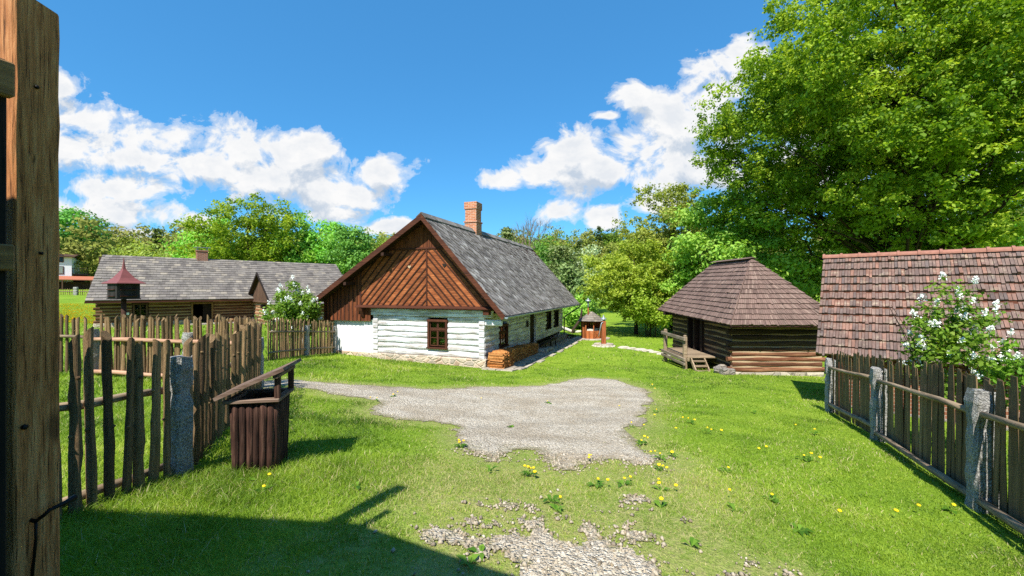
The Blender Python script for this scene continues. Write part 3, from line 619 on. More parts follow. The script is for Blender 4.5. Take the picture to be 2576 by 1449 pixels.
for x in(-1.06,-.52): st.prism([(x,.64,-1.78),(x,1.32,-1.18),(x,1.32,-1.36),(x,.84,-1.8)],(.05,0,0))
st.build('porch_steps',M['grey_rail'],G,off=GF)
fs=MB(89); fs.bbox(-.02,.02,-1.9,3.5,.3,-1.52,.03); fs.build('footing',M['stone'],G,off=GF)
def gw(x,y,z): b=R(1); return (GO[0]+x*math.cos(b)+y*math.sin(b),GO[1]-x*math.sin(b)+y*math.cos(b),z)
for (x,y,r_,lb,sd) in((-.28,.36,.2,'rounded mossy boulder beside the granary porch steps',4),):
    p=gw(x,y,0); m=MB(9); rock(m,(0,0,.12),r_*1.25,sd,9,1.); tag(m.build('boulder',M['plinth_grey'],None,(p[0],p[1],gz(p[0],p[1]))),lb,'boulder')
p=gw(-.2,-.02,0); m=MB(10); m.bbox(-.26,-.2,-.15,.02,.16,.27,.05); m.bbox(.04,-.16,-.15,.24,.12,.24,.04); tag(m.build('corner_stone',M['plinth_grey'],None,(p[0],p[1],gz(p[0],p[1]))),'squared corner stones under the near corner of the log granary','stone')
# ------------------------------------------------------------------ tiled shed
SO=(7.276,10.0); szb=-1.2; SF=(0,0,szb)
S=empty('tiled_shed',(SO[0],SO[1],szb),R(-41),'low brick shed with a big old clay tile roof behind the right fence','shed')
r=MB(91); SA,SB_,SC,SD=(0,0,.1),(6,0,.1),(6,2.0,2.53),(0,2.0,2.53)
tile_rows(r,SA,SB_,SC,SD,13,.06,.055,.008,.15,.4,seed=8,stag=0.,curve=.022); tile_rows(r,(6,4,.1),(0,4,.1),(0,2,2.53),(6,2,2.53),13,.21,.026,.008,.25,seed=9)
sroof=r.build('roof',M['clay'],S,off=SF)
s=MB(92); slab(s,SA,SB_,SC,SD,.06); slab(s,(6,4,.1),(0,4,.1),(0,2,2.53),(6,2,2.53),.06); s.build('roof_decking',M['trim_dark'],sroof,off=SF)
for k in range(16):
    x=.0+k*.375; s=MB(93+k); pr=[]
    for i in range(9): a=math.pi*i/8; pr.append((.105*math.cos(a),.1*math.sin(a)))
    s.prism([(x,2.0+a,2.5+b_) for a,b_ in pr],(.38,0,0)); pr2=[(a*1.22,b_*1.25) for a,b_ in pr]; s.prism([(x-.01,2.0+a,2.5+b_) for a,b_ in pr2],(.05,0,0)); s.build('ridge_tile',M['clay_ridge'],sroof,off=SF)
w=MB(110); w.bbox(.45,.42,-1.5,5.9,.7,.32,.01); w.prism([(.5,.44,-1.5),(.5,.44,.4),(.5,2.0,2.3),(.5,3.56,.4),(.5,3.56,-1.5)],(.25,0,0)); w.box(.5,3.3,-1.5,5.9,3.56,.32); w.build('wall',M['brick_dark'],S,off=SF)
w=MB(111); w.bbox(.2,.08,-.02,5.95,.16,.06,.01)
for k in range(8): w.bbox(.25+k*.75,.05,.05,.35+k*.75,.5,.15,.006)
w.bbox(.38,.1,-1.4,.5,.22,.0,.01); w.build('eave_beam',M['trim_dark'],S,off=SF)
w=MB(112); w.bbox(.42,.38,-1.7,5.95,.74,-1.1,.02); w.build('footing',M['plinth_grey'],S,off=SF)
# ------------------------------------------------------------------ long barn on the left
BO=(-25.95,26.0); bzb=-.75; BF=(0,0,bzb)
B=empty('long_barn',(BO[0],BO[1],bzb),R(44),'long dark log barn with a grey slate roof beyond the left fences','barn')
logs=MB(121); ch=MB(122); BOP=[(1.68,2.5,-.14,.76),(4.85,5.95,-.9,.62)]
log_wall(logs,ch,'x',0,1,0,15.4,-.5,.95,7,BOP,gap=.07,ends=.1,jit=.015,th=.22)
logs.build('front_wall',M['log_dark'],B,off=BF); ch.build('chinking',M['chink_dark'],B,off=BF)
logs=MB(123); ch=MB(124); log_wall(logs,ch,'y',0.01,1,.2,8,-.5,.95,7,[],gap=.07,ends=.1); logs.build('end_wall',M['log_dark_y'],B,off=BF); ch.build('chinking',M['chink'],B,off=BF)
w=MB(125); w.box(15.1,.2,-.9,15.4,8,.95); w.box(0.2,7.7,-.9,15.1,8,.95); w.box(.2,.5,-.92,15.1,7.7,-.86); w.prism([(.1,0,.95),(.1,8,.95),(.1,4,3.9)],(.15,0,0)); w.prism([(15.2,0,.95),(15.2,8,.95),(15.2,4,3.9)],(.15,0,0)); w.build('rear_wall',M['log_dark_y'],B,off=BF)
p=MB(126); p.bbox(-.1,-.06,-1.3,4.84,.25,-.5,.03); p.bbox(5.96,-.06,-1.5,15.5,.25,-.5,.03); p.bbox(-.1,.25,-1.2,.3,8,-.5,.03); p.build('plinth',M['plinth'],B,off=BF)
window(B,'x',0,1,1.72,2.46,-.12,.74,BF,'bars',M['brown_wall'])
d=MB(127); d.bbox(4.76,-.06,-1.0,4.86,.12,.7,.01); d.bbox(5.93,-.06,-1.0,6.03,.12,.7,.01); d.bbox(4.76,-.07,.62,6.03,.12,.74,.01); d.build('door_frame',M['beam'],B,off=BF)
d=MB(128); d.bbox(5.45,.16,-.9,5.92,.2,.62,.006); d.build('door',M['dark_door'],B,off=BF)
r=MB(131); BA,BB_,BC,BD=(-.44,-.8,.95),(16.1,-.8,.93),(16.34,4,4.06),(.29,4,4.06)
tile_rows(r,BA,BB_,BC,BD,18,.36,.05,.012,.2,seed=12); tile_rows(r,(16.1,8.8,.95),(-.44,8.8,.95),(.29,4,4.06),(16.34,4,4.06),18,.36,.03,seed=13)
broof=r.build('roof',M['slate_row'],B,off=BF)
s=MB(132); slab(s,BA,BB_,BC,BD,.07); slab(s,(16.1,8.8,.95),(-.44,8.8,.95),(.29,4,4.06),(16.34,4,4.06),.07); s.prism([(-.46,-.84,.9),(16.1,-.84,.9),(16.1,-.84,.8),(-.46,-.84,.8)],(0,.05,0)); s.build('roof_decking',M['trim_dark'],broof,off=BF)
c=MB(133); c.bbox(5.54,3.7,3.7,6.25,4.3,4.62,.01); c.bbox(5.5,3.66,4.62,6.29,4.34,4.72,.01); chm=c.build('chimney',M['brick_dark'],broof,off=BF)
c=MB(134)
for x in(5.58,6.17):
    for y in(3.74,4.2): c.box(x,y,4.72,x+.04,y+.04,4.92)
c.bbox(5.4,3.6,4.92,6.4,4.4,4.95,.006); c.build('chimney_cap',M['zinc'],broof,off=BF)
# projecting wing: lower, gable end towards the yard
WX=8.55
logs=MB(135); ch=MB(136); log_wall(logs,ch,'y',WX,1,-5.7,-.05,-1.0,.78,7,[(-4.6,-2.1,.28,.52)],gap=.07,ends=.08,jit=.02); logs.build('wing_end_wall',M['log_warm_y'],B,off=BF); ch.build('chinking',M['chink'],B,off=BF)
logs=MB(137); ch=MB(138); log_wall(logs,ch,'x',-5.7,1,WX+.2,14.5,-1.0,.78,7,[],gap=.07); logs.build('wing_front_wall',M['log_warm'],B,off=BF); ch.build('chinking',M['chink'],B,off=BF)
gr_=MB(145)
for k in range(14): gr_.box(WX-.01,-4.55+k*.18,.28,WX+.03,-4.5+k*.18,.52)
gr_.box(WX+.06,-4.6,.28,WX+.1,-2.1,.52); gr_.build('wing_grille',M['dark_door'],B,off=BF)
gt_=MB(139); boards(gt_,[(-5.9,.8),(.1,.8),(-2.75,2.62)],90,.34,0,.03,.012); gt_.v=[(WX-.12+y_,x_,z_) for x_,y_,z_ in gt_.v]; gt_.bbox(WX-.2,-6.0,.72,WX+.02,.1,.82,.01); gt_.build('wing_gable_boarding',M['brown_wall'],B,off=BF)
WA=[(WX-.35,-6.3,.62),(14.6,-6.3,.62),(14.6,-2.75,2.84),(WX-.35,-2.75,2.84)]; WB=[(14.6,.6,.74),(WX-.35,.6,.74),(WX-.35,-2.75,2.84),(14.6,-2.75,2.84)]
r=MB(140); tile_rows(r,*WA,15,.24,.045,.012,seed=14); tile_rows(r,*WB,15,.24,.045,.012,seed=15)
wr=r.build('wing_roof',M['slate_row'],B,off=BF); s=MB(141); slab(s,*WA,.09); slab(s,*WB,.09); s.build('roof_decking',M['trim_dark_y'],wr,off=BF)
vb=MB(146); vb.prism([(WX-.36,-6.34,.66),(WX-.36,-2.75,2.9),(WX-.36,.64,.78),(WX-.36,.64,.6),(WX-.36,-2.75,2.7),(WX-.36,-6.34,.48)],(-.04,0,0)); vb.build('wing_bargeboard',M['dark_door'],wr,off=BF)
d=MB(142); d.bbox(1.28,-.08,.0,1.55,-.005,.16,.01); d.build('meter_box',M['plaster'],B,off=BF)
def bw(x,y): a=R(44); return (BO[0]+x*math.cos(a)-y*math.sin(a),BO[1]+x*math.sin(a)+y*math.cos(a))
m=MB(143); bz=lambda x,y:gz(*bw(x,y))
def fire_y(mb,x0,x1,y0,y1,zt,rg):
    x=x0
    while x<x1:
        z=bz(x,y0)
        while z<zt:
            r_=.05*rg.uniform(.7,1.2); a=rg.uniform(0,6); k=rg.choice((3,4)); e=rg.uniform(-.04,.04)
            mb.prism([(x+r_*1.2*math.cos(a+2*math.pi*i/k),y0+e,z+r_+r_*math.sin(a+2*math.pi*i/k)) for i in range(k)],(0,y1-y0,0)); z+=r_*1.6
        x+=.1
fire_y(m,6.1,8.15,-.5,-.08,-.58,rg); o=m.build('firewood_stack',M['orange_wood'],None,(BO[0],BO[1],bzb),off=BF); o.rotation_euler=(0,0,R(44)); tag(o,'orange firewood piled low against the long dark log barn','firewood stack',None,'stuff')
m=MB(144)
for k in range(9): x=4.6+k*1.05; m.prism([(a,b_,bz(a,b_)+.07) for a,b_ in((x,-1.3),(x+1.0,-1.3),(x+1.0,-.55),(x,-.55))],(0,0,-.2))
o=m.build('pavement_slabs',M['stone'],None,(BO[0],BO[1],bzb),off=BF); o.rotation_euler=(0,0,R(44)); tag(o,kind='structure')
# ------------------------------------------------------------------ fences
def picket_mesh(seed,board=False):
    m=MB(seed); rg=m.rg
    if board:
        N=6; w0=1.; rows=[]
        for i in range(N+1):
            z=i/N; l=-.5+rg.uniform(-.08,.06); r_=.5+rg.uniform(-.06,.08)
            if i==N: l+=rg.uniform(0,.12); r_-=rg.uniform(0,.12)
            bow=.12*math.sin(z*3+seed); rows.append([(l,-.12+bow,z),(r_,-.12+bow,z+(rg.uniform(-.02,.02) if i==N else 0)),(r_,.12+bow,z),(l,.12+bow,z)])
        vs=[p for r in rows for p in r]; fs=[(i*4+k,i*4+(k+1)%4,(i+1)*4+(k+1)%4,(i+1)*4+k) for i in range(N) for k in range(4)]+[(3,2,1,0),tuple(N*4+k for k in range(4))]
        m.raw(vs,fs,.5)
    else:
        N=9; ox=oy=0.; vs=[]; K=8; c=[]
        ph=rg.uniform(0,6.28)
        for i in range(N+1):
            ox+=rg.uniform(-.08,.08); oy+=rg.uniform(-.06,.06); r_=.5*rg.uniform(.88,1.1)*(1.06-.12*i/N); c.append((ox,oy))
            for k in range(K):
                a=2*math.pi*k/K; q=r_*(1+rg.uniform(-.09,.09)); vs.append((ox+q*math.cos(a),oy+.8*q*math.sin(a),i/N+(.03*math.cos(a+ph) if i==N else 0)))
        m.raw(vs,[(i*K+k,i*K+(k+1)%K,(i+1)*K+(k+1)%K,(i+1)*K+k) for i in range(N) for k in range(K)],.5,True); m.raw([vs[N*K+k] for k in range(K)],[tuple(range(K))],.9)
        for q in range(2):
            i=rg.randrange(2,N); a=rg.uniform(0,6.28); x0,y0=c[i]; z=i/N; rock(m,(x0+.45*math.cos(a),y0+.38*math.sin(a),z),.2,rg.randrange(99),5,.06)
    me=bpy.data.meshes.new('picket'); me.from_pydata([Vector(p) for p in m.v],[],m.f); a=me.attributes.new('rnd','FLOAT','FACE'); a.data.foreach_set('value',m.r); me.polygons.foreach_set('use_smooth',m.s)
    me.materials.append(M['grey_board'] if board else M['old_picket']); me.update(); return me
PK=[picket_mesh(300+i) for i in range(8)]; BD_=[picket_mesh(400+i,True) for i in range(8)]
def granite_post(name,root,x,y,zg,h,w=.2,seed=1,notch=True):
    m=MB(seed); rg=m.rg; N=12; rows=[]
    for i in range(N+1):
        z=-.25+(h+.25)*i/N; t=1.-.04*i/N
        k=t*(1+rg.uniform(-.04,.04))*(1.08 if i>=N-2 else (.86 if i==N-3 else 1.))*(.88 if i==N else 1.)
        ww=w*.5*k; c=.3*ww
        base=[(-ww+c,-ww),(ww-c,-ww),(ww,-ww+c),(ww,ww-c),(ww-c,ww),(-ww+c,ww),(-ww,ww-c),(-ww,-ww+c)]
        rows.append([(a+rg.uniform(-.009,.009),b+rg.uniform(-.009,.009),z+(rg.uniform(-.02,.02) if i==N else 0)) for a,b in base])
    vs=[p for r in rows for p in r]; fs=[(i*8+k,i*8+(k+1)%8,(i+1)*8+(k+1)%8,(i+1)*8+k) for i in range(N) for k in range(8)]+[tuple(range(7,-1,-1)),tuple(N*8+k for k in range(8))]
    m.raw(vs,fs,.5)
    return m.build(name,M['granite'],root,(x,y,zg))
def fence(label,A,B_,n,h,wd,rails,posts=(),board=False,hj=.04,lean=.04,seed=1,railmat='grey_rail',zlift=.02,group=None,name='picket_fence',pp=1.2,raily=-.07,pw=.2,endskip=.0):
    A=np.array(A,float);B2=np.array(B_,float); L=np.hypot(*(B2-A)); ang=math.atan2(B2[1]-A[1],B2[0]-A[0]); rg=random.Random(seed); z0=gz(*A)
    e=empty(name,(A[0],A[1],z0),ang,label,'fence',group)
    zz=lambda s:gz(*(A+(B2-A)*min(max(s/L,0),1)))-z0
    for i in range(n):
        s=L*(i+.5)/n+rg.uniform(-.015,.015); o=link('picket',(BD_ if board else PK)[rg.randrange(8)],e)
        hh=h(s/L)*(1+rg.uniform(-hj,hj)); o.location=(s,rg.uniform(-.01,.01),zz(s)+zlift); ww=wd*rg.uniform(.82,1.15)
        o.scale=(ww,wd*(.22*1.1 if board else .9),hh); o.rotation_euler=(rg.uniform(-.015,.015),rg.uniform(-lean,lean),(0 if board else rg.uniform(0,6.28)) if not board else rg.uniform(-.04,.04))
    for f,thick in rails:
        m=MB(seed*7+int(f*10)); N=max(3,int(L/.6)); m.tube([(L*k/N,raily+rg.uniform(-.008,.008),zz(L*k/N)+f+rg.uniform(-.012,.012)) for k in range(N+1)],[thick*rg.uniform(.9,1.1) for _ in range(N+1)],7,None,True,True,1.)
        m.build('rail',M[railmat],e)
    for k,(s,ph) in enumerate(posts): granite_post('stone_post',e,s,raily*.4,zz(s),ph,pw,seed*10+k)
    return e
# near left run, grey post at its far end
fence('dark rough pickets between the gate post and the first granite post',(-3.34,3.0),(-3.14,3.86),8,lambda t:1.38-.17*t,.074,[(.82,.035),(.1,.04)],[(.98,1.12)],seed=3,lean=.02,zlift=.02,raily=.09,pw=.165)
fence('tall pickets turning away behind the litter bin, towards the second granite post',(-3.08,3.95),(-5.3,8.75),32,lambda t:1.22+.12*t,.085,[(.8,.035),(.2,.035)],[(5.38,1.05)],seed=4,lean=.035,raily=.07)
fence('long back row of thin pale pickets with a pinkish sawn rail, inside the left field',(-10.25,10.35),(-5.5,9.05),58,lambda t:1.42,.07,[(.92,.05),(.12,.05)],[(-.12,1.15),(3.0,1.12)],seed=5,lean=.05,railmat='pink_rail',raily=-.09)
fence('six dark pickets by the second granite post at far left, beside the big gate post',(-12.6,11.0),(-10.55,10.4),9,lambda t:1.42,.085,[(.95,.04)],[],seed=6,lean=.02)
fence('short run of thick brown pickets left of the thin dark panel fence',(-9.75,13.7),(-8.4,13.85),15,lambda t:1.4-.02*t,.085,[(.75,.035)],[],seed=7,lean=.03,raily=.08)
fence('dark thin picket panel with the lilac bush showing behind it',(-8.36,14.3),(-8.42,17.0),24,lambda t:1.42,.062,[(.28,.035),(.98,.035)],[(2.7,1.22)],seed=8,lean=.025,raily=-.07,pw=.22)
fence('picket panel ending at the white plaster wall of the cottage',(-8.42,17.1),(-8.36,19.6),22,lambda t:1.42,.06,[(.28,.04),(1.0,.04)],[(2.5,1.25)],seed=9,lean=.05,raily=-.07,pw=.24)
RF=[(6.91,9.0),(5.85,6.6),(4.56,4.0),(3.55,2.1)]
fence('far part of the right fence of grey boards, nearest the granary',RF[0],RF[1],30,lambda t:1.27+.02*t,.1,[(.98,.032),(.2,.04)],[(0,1.16)],board=True,seed=10,lean=.02,hj=.05,raily=-.075,pw=.19)
fence('middle part of the right fence, dark boards with white lilac above',RF[1],RF[2],36,lambda t:1.27+.02*t,.098,[(.95,.032),(.12,.04)],[(0,1.14)],board=True,seed=11,lean=.035,hj=.05,raily=-.075,pw=.2)
fence('nearest part of the right fence, running out of the picture past the big granite post',RF[2],RF[3],22,lambda t:1.26,.104,[(.95,.032),(.12,.04)],[(0,1.17)],board=True,seed=12,lean=.03,hj=.05,raily=-.075,pw=.2)
# ------------------------------------------------------------------ gate at the left edge
gp=empty('gate_post',(-1.85,1.55,gz(-1.85,1.55)),-math.atan2(.24,.97),'tall squared oak gate post filling the left edge of the picture','gate post')
# local x -> (.97,-.24) ; local y -> (.24,.97)
m=MB(501); rg=m.rg; N=26; rows=[]; gpz=gz(-1.85,1.55)
for i in range(N+1):
    z=-.3+(2.78+.3-gpz)*i/N; j=lambda a:a+rg.uniform(-.0022,.0022)
    W=.135; D=.135; cB=.008
    rows.append([(j(-W),j(cB),z),(j(-W+cB),j(0),z),(j(-cB),j(0),z),(j(0),j(cB),z),(j(0),j(D-cB),z),(j(-cB),j(D),z),(j(-W+cB),j(D),z),(j(-W),j(D-cB),z)])
rows[-1]=[(a,b,c-.03*(b/.135)) for a,b,c in rows[-1]]
vs=[p for r in rows for p in r]; m.raw(vs,[(i*8+k,i*8+(k+1)%8,(i+1)*8+(k+1)%8,(i+1)*8+k) for i in range(N) for k in range(8)]+[tuple(range(7,-1,-1)),tuple(N*8+k for k in range(8))],.5)
m.build('post',M['gate_post'],gp)
for (y,z,r_) in((.062,2.43,.0075),(.075,1.79,.006),(.028,1.13,.010)):
    m=MB(502); m.rg.seed(int(z*100)); m.tube([(-.02,y,z-gpz),(.006,y,z-gpz),(.010,y,z-gpz)],[r_,r_,r_*.7],10); m.build('bolt',M['iron'],gp)
m=MB(503); zk=.80-gpz; m.tube([(-.02,.045,zk-.03),(.02,.05,zk-.035),(.045,.06,zk-.015),(.05,.075,zk),(.05,.12,zk+.004),(.048,.155,zk+.01)],[.007,.007,.007,.007,.008,.012],8); m.tube([(.0,.05,zk-.25),(.022,.05,zk-.1),(.02,.05,zk-.035)],.005,6); m.build('hook',M['iron'],gp)
gt=empty('plank_gate',(-1.758,1.452,gz(-1.8,1.45)),math.atan2(.93,.36),'dark plank gate leaf with two protruding rails at the far left edge','gate')
m=MB(505)
for k in range(8): m.bbox(-.16*(k+1)+.004,-.015,.08,-.16*k-.004,.015,2.44,.004)
m.build('boarding',M['gate_dark'],gt)
for z0,z1 in((2.305,2.425),(1.71,1.80),(.35,.45)): m=MB(506); m.bbox(-1.25,-.052,z0,.004,-.016,z1,.006); m.build('rail',M['beam'],gt)
# gatehouse behind the viewpoint, whose eaves throw the shade in the foreground
gh=empty('gatehouse',(-2,-2,gz(-2,-2)),0,'open gatehouse with a boarded roof edge above the viewpoint','gatehouse'); hz=gz(-2,-2)
m=MB(507); edge=[(-7,1.0),(-3.6,.85),(-2.08,.76),(-1.03,.25),(3,-1.6),(3,-6),(-7,-6)]; m.prism([(a+2,b+2,2.9-hz) for a,b in edge],(0,0,.14)); ro=m.build('roof',M['trim_dark'],gh)
m=MB(508); m.box(-4.9,-3.9,-.4,4.9,-3.7,2.9-hz); m.box(-4.9,-3.7,-.4,-4.7,2.3,2.9-hz); m.build('wall',M['brown_wall'],gh)
# ------------------------------------------------------------------ litter bin
bp=(-2.56,4.25); bzz=gz(*bp)-.02
bn=empty('litter_bin',(bp[0],bp[1],bzz),R(12),'reddish brown litter bin of half round poles with a slanting lid beside the fence','litter bin')
m=MB(511); W=.19; hb=.77
for sx in(-1,1):
    for k in range(6):
        q=-W+.032+k*.063
        for ax in(0,1):
            a_,b_,r0=m.rg.uniform(-.006,.006),m.rg.uniform(-.006,.006),.034*m.rg.uniform(.88,1.08); pts=[]
            for t_ in(0,.25,.5,.75,1.): u_,v_=q*(.9+.1*t_)+a_*math.sin(5*t_+k),sx*W*(.92+.08*t_)+b_; pts.append((u_,v_,t_*(hb-.05)) if ax==0 else (v_,u_,t_*(hb-.05)))
            m.tube(pts,[r0*m.rg.uniform(.93,1.05) for _ in pts],11,None,True,True,1.,.05)
m.build('body',M['bin_wood'],bn)
m=MB(512); m.box(-W+.02,-W+.02,.02,W-.02,W-.02,.05); 
m.build('floor',M['dark_in'],bn)
m=MB(513)
for s_ in(-1,1): m.bbox(-.25,s_*.215-.034,hb-.05,.25,s_*.215+.034,hb-.015,.006); m.bbox(s_*.215-.034,-.18,hb-.053,s_*.215+.034,.18,hb-.018,.006)
m.build('rim',M['bin_trim'],bn)
for sy in(-1,1):
    m=MB(514); m.bbox(.2,sy*.21-.025,hb-.02,.25,sy*.21+.025,hb+.2,.006); m.build('lid_support',M['bin_wood'],bn)
m=MB(515); T=math.radians(25)
for k in range(4):
    y0=-.3+k*.152; vs=[]
    for (x,z) in((-.29,hb+.0),(.31,hb+.262)): vs.append((x,z))
    (xa,za),(xb,zb_)=vs; m.prism([(xa,y0,za),(xb,y0,zb_),(xb-.012,y0,zb_+.03),(xa-.012,y0,za+.03)],(0,.147,0))
m.bbox(.2,-.28,hb+.185,.25,.28,hb+.222,.005); m.build('lid',M['bin_trim'],bn)
# ------------------------------------------------------------------ dovecote
dp=(-13.95,15.0); dz=gz(*dp); D=empty('dovecote',(dp[0],dp[1],dz),R(43+22),'black dovecote on a pole with a red brown spired tin roof before the barn','dovecote')
m=MB(521); m.tube([(0,0,-.3),(0,0,1.4-dz)],.075,9); m.build('pole',M['trim_dark_y'],D)
b0=1.33-dz; m=MB(522); w=.335; m.bbox(-w,-w,b0,w,w,b0+.56,.01); m.bbox(-w-.02,-w-.02,b0-.03,w+.02,w+.02,b0,.005); box=m.build('house',plain('black_stained_boards',srgb(38,34,32),.8,0,.3,10),D)
for s_ in(-1,1):
    for a in(-.17,.17):
        for z in(.1,.33):
            for ax in(0,1):
                m=MB(523); q=[(a-.055,z),(a+.055,z),(a+.055,z+.1),(a+.03,z+.14),(a-.03,z+.14),(a-.055,z+.1)]; f=w+.004
                m.prism([((s_*f,u,b0+v) if ax else (u,s_*f,b0+v)) for u,v in q],(s_*.004,0,0) if ax else (0,s_*.004,0)); m.build('nest_hole',M['dark_in'],box)
m=MB(524)
for s_ in(-1,1):
    for z in(.08,.31): m.bbox(-.24,s_*(w+.03)-.03,b0+z-.008,.24,s_*(w+.03)+.03,b0+z+.008,.003); m.bbox(s_*(w+.03)-.03,-.24,b0+z-.008,s_*(w+.03)+.03,.24,b0+z+.008,.003)
m.build('perch',M['trim_dark'],box)
m=MB(525); prof=[(.60,-.03),(.58,.0),(.44,.06),(.30,.17),(.17,.34),(.085,.45),(.06,.50),(.04,.62),(.012,.86),(.004,.9)]
vs=[((r*.98)*math.cos(R(45+90*k)),(r*1.32)*math.sin(R(45+90*k)),b0+.56+z) for r,z in prof for k in range(4)]
m.raw(vs,[(i*4+k,i*4+(k+1)%4,(i+1)*4+(k+1)%4,(i+1)*4+k) for i in range(len(prof)-1) for k in range(4)]+[(3,2,1,0)],.5)
m.build('roof',M['copper'],D)
# ------------------------------------------------------------------ water pump
pp_=(5.68,25.9); pz=gz(*pp_); P_=empty('water_pump',(pp_[0],pp_[1],pz),0,'wooden trunk water pump with a zinc cap on a round stone base','water pump')
m=MB(531); rg=m.rg
vs=[];fs=[]
for z,rr_ in((-.15,.6),(.08,.62),(.1,.6)): 
    for k in range(18): a=2*math.pi*k/18; q=rr_*(1+.03*math.sin(3*a)); vs.append((q*math.cos(a),q*.9*math.sin(a),z))
fs=[(i*18+k,i*18+(k+1)%18,(i+1)*18+(k+1)%18,(i+1)*18+k) for i in range(2) for k in range(18)]+[tuple(36+k for k in range(18))]; m.raw(vs,fs)
for k in range(14): a=2*math.pi*k/14; rock(m,(.62*math.cos(a),.56*math.sin(a),.0),.11,k,6,.6)
m.build('stone_base',M['rock'],P_)
m=MB(532); vs=[];fs=[]
for z in(.1,.15):
    for k in range(20): a=2*math.pi*k/20; q=.6*(1+.03*math.sin(3*a+1)); vs.append((q*math.cos(a),q*.9*math.sin(a),z))
m.raw(vs,[(k,(k+1)%20,20+(k+1)%20,20+k) for k in range(20)]+[tuple(20+k for k in range(20))]); m.build('slab',M['stone'],P_)
m=MB(533); m.bbox(-.13,-.13,.12,.13,.13,1.55,.02); m.build('trunk',M['pump_wood'],P_)
m=MB(534); m.lathe((0,0,1.55),[(.1,0),(.12,.05),(.06,.08),(.06,.15)],12); m.tube([(-.05,-.14,1.5),(-.16,-.16,1.42),(-.24,-.16,1.1),(-.3,-.16,.78),(-.34,-.16,.6)],[.03,.035,.03,.02,.025],7); m.tube([(-.2,-.15,1.55),(-.05,-.12,1.62),(.0,0,1.68)],.02,6); m.build('handle',M['zinc'],P_)
m=MB(535); m.lathe((0,0,1.66),[(.2,.0),(.205,.02),(.14,.07),(.06,.13),(.05,.17),(.04,.2),(.05,.22),(.05,.25),(.01,.26)],16); m.build('cap',M['zinc'],P_)
# ------------------------------------------------------------------ well house
wp=(5.75,30.2); wz=gz(*wp); Wl=empty('well_house',(wp[0],wp[1],wz),R(24),'small many sided wooden well house with a grey roof and tin chimney pipe','well house')
n6=8; rad=.72; pt=lambda k,r,z:(r*math.cos(2*math.pi*(k+.5)/n6),r*math.sin(2*math.pi*(k+.5)/n6),z)
m=MB(541); m.prism([(1.35*math.cos(2*math.pi*k/20),1.25*math.sin(2*math.pi*k/20),-.2) for k in range(20)],(0,0,.26)); m.build('plinth',M['stone'],Wl)
for k in range(n6):
    m=MB(542+k); a=Vector(pt(k,rad,0)); b=Vector(pt(k+1,rad,0)); low=(k in(4,5,6)); top=.62 if low else 1.38
    nb=7
    for q in range(nb):
        p=a.lerp(b,(q+.03)/nb); r_=a.lerp(b,(q+.97)/nb); out=Vector((p.x+r_.x,p.y+r_.y,0)).normalized()*.022
        m.prism([(p.x,p.y,.06),(r_.x,r_.y,.06),(r_.x,r_.y,top),(p.x,p.y,top)],out)
    if k==5:
        for (q0,z0,q1,z1) in((.08,.1,.92,.56),(.08,.56,.92,.1)):
            p=a.lerp(b,q0);r_=a.lerp(b,q1); out=Vector((a.x+b.x,a.y+b.y,0)).normalized()*.05
            m.prism([(p.x,p.y,z0),(r_.x,r_.y,z1),(r_.x,r_.y,z1+.05),(p.x,p.y,z0+.05)],out)
    m.tube([a+Vector((0,0,.04)),a+Vector((0,0,1.42))],.035,6); m.build('side_panel',M['well_wood'],Wl)
m=MB(552); m.tube([(0,0,0),(0,0,.75)],.5,14); m.build('well_ring',M['rock'],Wl)
rf_=MB(553)
for k in range(n6):
    a,b=pt(k,1.02,1.3),pt(k+1,1.02,1.3); tile_rows(rf_,a,b,pt(k+1,.06,1.95),pt(k,.06,1.95),5,.25,.02,seed=k); rf_.raw([pt(k,1.0,1.29),pt(k+1,1.0,1.29),(0,0,1.93)],[(0,1,2)],.3)
rfo=rf_.build('roof',M['slate_row'],Wl)
m=MB(554); m.tube([(-.35,-.1,1.5),(-.35,-.1,2.25)],.05,8); m.build('pipe',M['pump_wood'],rfo); m=MB(555); m.tube([(-.35,-.1,2.25),(-.35,-.1,2.72)],.06,8); m.lathe((-.35,-.1,2.72),[(.22,0),(.22,.02),(.07,.12),(.03,.17),(.02,.22)],14); m.build('pipe_cap',M['zinc'],rfo)
# stone edging between pump and granary
m=MB(561); rg=m.rg; pts=[(1570,877),(1590,879),(1612,882),(1630,885),(1648,889),(1668,893),(1682,896)]
for k,(X,Y) in enumerate(pts):
    x,y=on_ground(X,Y); m=MB(561+k); rock(m,(0,0,.03),rg.uniform(.18,.26),k+3,7,.5); o=m.build('edging_stone',M['rock'],None,(x,y,gz(x,y))); tag(o,'flat pale stone in the row between the water pump and the granary','stone','edging stones'); o.scale=(1.5,.8,1)
# leaning dead stem and barkless log behind the cottage
x,y=4.9,34.; e=empty('leaning_trunk',(x,y,gz(x,y)),0,'dark crooked trunk leaning to the right beside the well house','tree'); m=MB(571); m.tube([(0,0,-.2),(.12,0,.35),(.45,0,.8),(.72,0,1.25),(.8,0,2.0)],[.14,.12,.11,.1,.07],8); m.build('trunk',M['bark'],e)
x,y=4.35,34.2; z=gz(x,y); e=empty('fallen_log',(x,y,z),0,'white barkless log lying in a curve behind the cottage corner','log'); m=MB(572); m.tube([(-1.4,0,.75),(-.6,0,.5),(.1,0,.3),(.5,0,.12),(1.0,0,.08),(1.5,0,.12)],[.13,.14,.14,.13,.12,.08],9,.5,True,True,1,.06); m.build('log',M['white_log'],e)
